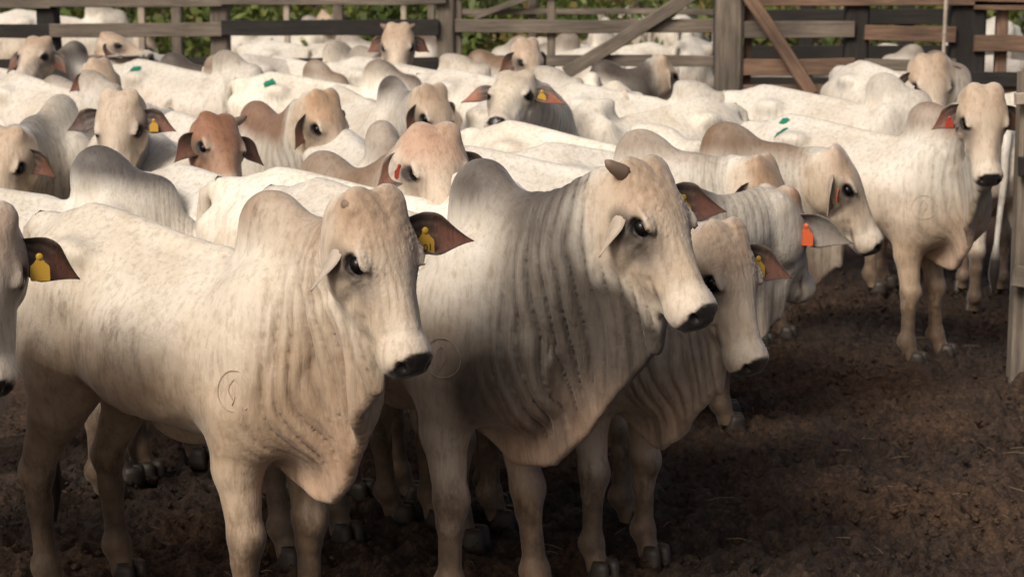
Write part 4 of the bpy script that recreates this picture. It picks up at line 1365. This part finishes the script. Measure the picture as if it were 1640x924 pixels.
cow('cow with tall brown hump and pale brown square brow behind the reddish one', HUMP, 412, 150, 10.8, -48, poll=(522, 152, 10.4), yaw=-40, pitch=-66,
    ear_r=dict(droop=62, back=20), pal=dict(TAN, hump=0.95, humpc=(0.20, 0.12, 0.08), fore=(0.44, 0.28, 0.17), forea=0.9), **MID)
cow('cow with narrow cream hump in front of the white backs, middle left', HUMP, 612, 180, 9.6, -72, pal=dict(TAN, hump=0.4), **MID2, **LOW)
cow('cow facing the camera at left with dark spread ears and yellow tag', HUMP, 200, 150, 10.7, -82, poll=(190, 152, 10.0), yaw=-94, pitch=-62, hump_k=0.6, tag_l=dict(pos=0.45, size=0.8),
    ear_l=dict(droop=22, back=0, inner=(0.05, 0.035, 0.03)), ear_r=dict(droop=22, back=0, inner=(0.05, 0.035, 0.03), pink=(0.1, 0.06, 0.05)), pal=dict(forea=0.2), **MID)
cow('cow at the left edge with wrinkled grey neck and bowed head', HUMP, 95, 140, 11.2, -112, poll=(8, 212, 10.5), yaw=-110, pitch=-66, pal=dict(GREYN, neck=0.35, hump=0.3), **MID)
cow('white cow stretched behind the big bull hump, crease along its spine', HIP, 822, 186, 10.5, -34, hump_k=0.5, pal=dict(hump=0.1, base=(0.76, 0.71, 0.63)), **MID2, **LOW)
cow('bellowing cow with raised head and open mouth in the middle of the herd', HUMP, 868, 122, 12.0, -72, poll=(826, 118, 11.3), yaw=-104, pitch=-24, moo=True, tag_l=dict(pos=0.35, size=0.9),
    ear_l=dict(droop=16, back=0, pink=(0.34, 0.12, 0.07)), ear_r=dict(droop=16, back=0, pink=(0.4, 0.18, 0.12)), pal=dict(hump=0.7, forea=0.1, head=(0.62, 0.56, 0.47)), **MID)
cow('cow with grey stripe down its hump and mottled brown face', HUMP, 628, 112, 13.0, -60, poll=(696, 142, 12.4), yaw=-50, pitch=-66, ear_r=dict(droop=60, back=10), pal=dict(GREYN, neck=0.1, hump=0.8, fore=(0.36, 0.24, 0.16)), **MID)
# --- rear
def rear(*a, **k):
    cow(*a, **dict(FAR, **k))
rear('white cow with one green paint dot at the left', HIP, 225, 90, 16.5, -26, paint=[(-0.44, -0.14, 0.05, 0.045, 0.2)], pal=dict(mud=0.10), hump_k=0.9, **LOW)
rear('white cow with one green paint dot and dark hump, middle left', HIP, 438, 110, 15.2, -12, paint=[(-0.47, -0.15, 0.05, 0.05, 0.2)], pal=dict(hump=0.8, base=(0.76, 0.72, 0.64)), **LOW)
rear('white cow with rounded rump turned to the camera right of the bellowing one', HIP, 985, 124, 14.6, 100, pal=dict(hump=0.1, base=(0.76, 0.71, 0.62)), hump_k=0.5, **LOW)
rear('white cow between the profile cow and the gate post, back sloping left', HIP, 1122, 150, 13.0, 214, pal=dict(hump=0.1, base=(0.76, 0.71, 0.62)), hump_k=0.5, **LOW)
rear('white cow tucked behind the rump of the tall right one', HIP, 1228, 130, 13.9, -26, pal=dict(hump=0.3), **LOW)
rear('cow at right in front of the brown fence looking at the camera, yellow tag', HIP, 1382, 92, 15.4, -64, poll=(1492, 94, 14.1), yaw=-78, pitch=-66, tag_l=dict(pos=0.3), hs=1.1,
     ear_r=dict(droop=45, back=0, inner=(0.05, 0.03, 0.03)), ear_l=dict(droop=6, back=0), pal=dict(TAN))
rear('grey necked cow turned away near the gate with a dark hump', HUMP, 968, 88, 15.8, 14, poll=(1058, 92, 16.0), yaw=24, pitch=-48, pal=dict(GREYN, neck=0.6))
rear('cow with round brown hump standing near the gate, left end', HUMP, 770, 72, 16.6, -10, poll=(846, 66, 16.3), yaw=-58, pitch=-60, pal=dict(TAN, hump=0.8))
rear('cow with small horns facing the camera before the black rail', HUMP, 578, 66, 17.2, -25, poll=(637, 42, 16.9), yaw=-90, pitch=-58, horns=(0.07, 0.07), hs=1.06, ear_l=dict(droop=20), ear_r=dict(droop=20))
rear('grey cow at the left with its nose lifted towards the camera', HUMP, 118, 58, 16.6, -120, poll=(62, 62, 15.9), yaw=-100, pitch=-30, pal=dict(GREYN, neck=0.5), hs=1.06)
rear('cow resting its head over the others before the left fence', HUMP, 118, 80, 17.3, 0, poll=(172, 54, 17.3), yaw=-12, pitch=-22, pal=dict(TAN))
rear('cow with dark spread ear and pale cheek behind the facing cow at left', HUMP, 88, 112, 14.6, -20, poll=(160, 98, 14.3), yaw=-40, pitch=-50, ear_r=dict(droop=20, inner=(0.06, 0.04, 0.03)))
rear('cow with plain grey hump, nearest to the left fence', HUMP, 277, 77, 17.2, -4, pal=dict(GREYN, neck=0.2), paint=[(-0.2, -0.1, 0.05, 0.05, 0)], **LOW)
rear('cow with pale hump next to the post of the left fence', HUMP, 348, 80, 16.9, 4, pal=dict(TAN), **LOW)
rear('white cow below the post of the left fence, rump turned', HIP, 395, 82, 17.3, 30, **LOW)
rear('white cow in the gap left of the bellowing one, back sloping right', HIP, 722, 104, 15.4, -32, hump_k=0.6, **LOW)
rear('white cow right below the black rail, long pale back', HIP, 575, 86, 16.6, -24, hump_k=0.6, **LOW)
rear('white cow right behind the ear of the bellowing one', HIP, 925, 128, 14.4, -18, hump_k=0.6, pal=dict(hump=0.2), **LOW)
rear('cow with tan hump between the two paint dotted cows and the fence', HUMP, 505, 88, 16.4, -30, pal=dict(TAN), **LOW)
rear('pale cow squeezed in at the left edge below the lifted nose', HIP, 30, 112, 14.8, -40, hump_k=0.7, **LOW)
# --- beyond the fence
FARX = dict(h=0.042, hf=0.028)
def beyond(*a, **k):
    cow(*a, **dict(FARX, smin_=0.8, smax_=1.2, **k))
beyond('white cow seen under the black rail, long back, beyond the fence', HIP, 430, 60, 20.3, -16, **LOW)
beyond('dun cow under the black rail beyond the fence, rump to the left', HIP, 548, 58, 20.2, 28, pal=dict(TAN), **LOW)
beyond('cream cow beyond the gate, rump just right of the raised head', HIP, 868, 56, 20.8, 40, pal=dict(hump=0.2), **LOW)
beyond('white cow with lowered neck seen through the gate', HIP, 945, 72, 19.9, 150, **LOW)
beyond('white cow seen through the gate below its diagonal brace', HIP, 1040, 64, 20.4, 178, **LOW)
beyond('white cow beyond the gate, close to the gate post', HIP, 1105, 54, 20.6, 62, **LOW)
beyond('pale cow farthest off, its back above the top rail at the left end', HIP, 30, 12, 25.0, 6, **LOW)
beyond('pale cow farthest off, head raised above the black rail', HUMP, 495, 20, 25.6, 0, poll=(522, 18, 25.5), yaw=-20, pitch=-30)
beyond('pale cow farthest off, back showing above the gate, left of three', HIP, 968, 24, 25.2, 90, **LOW)
beyond('pale cow farthest off, back showing above the gate, middle of three', HIP, 1030, 20, 25.6, 100, **LOW)
beyond('pale cow farthest off, back showing above the gate, right of three', HIP, 1092, 18, 25.0, 80, **LOW)
beyond('white cow beyond the fence at the right edge, behind brown boards', HIP, 1600, 22, 22.0, 95, **LOW)
beyond('white cow beyond the fence at far right, standing lower than its neighbour', HIP, 1590, 84, 19.6, 160, **LOW)
beyond('white cow whose back crosses the right edge behind the tall cow', HIP, 1640, 140, 14.2, 185, **LOW)
beyond('pale cow behind the brown fence between its two dark posts', HIP, 1420, 66, 21.0, 0, **LOW)
beyond('pale cow behind the brown fence by the slanting brace', HIP, 1250, 70, 21.0, 8, **LOW)

t1 = time.time()
with ThreadPoolExecutor(4) as ex:
    cows = list(ex.map(lambda s: Cow(s).mesh(), HERD))
print('herd meshed', len(cows), round(time.time() - t1, 1), 's', sum(len(c.F) for c in cows), 'faces')
for c in cows:
    c.place()
print('script', round(time.time() - T0, 1))
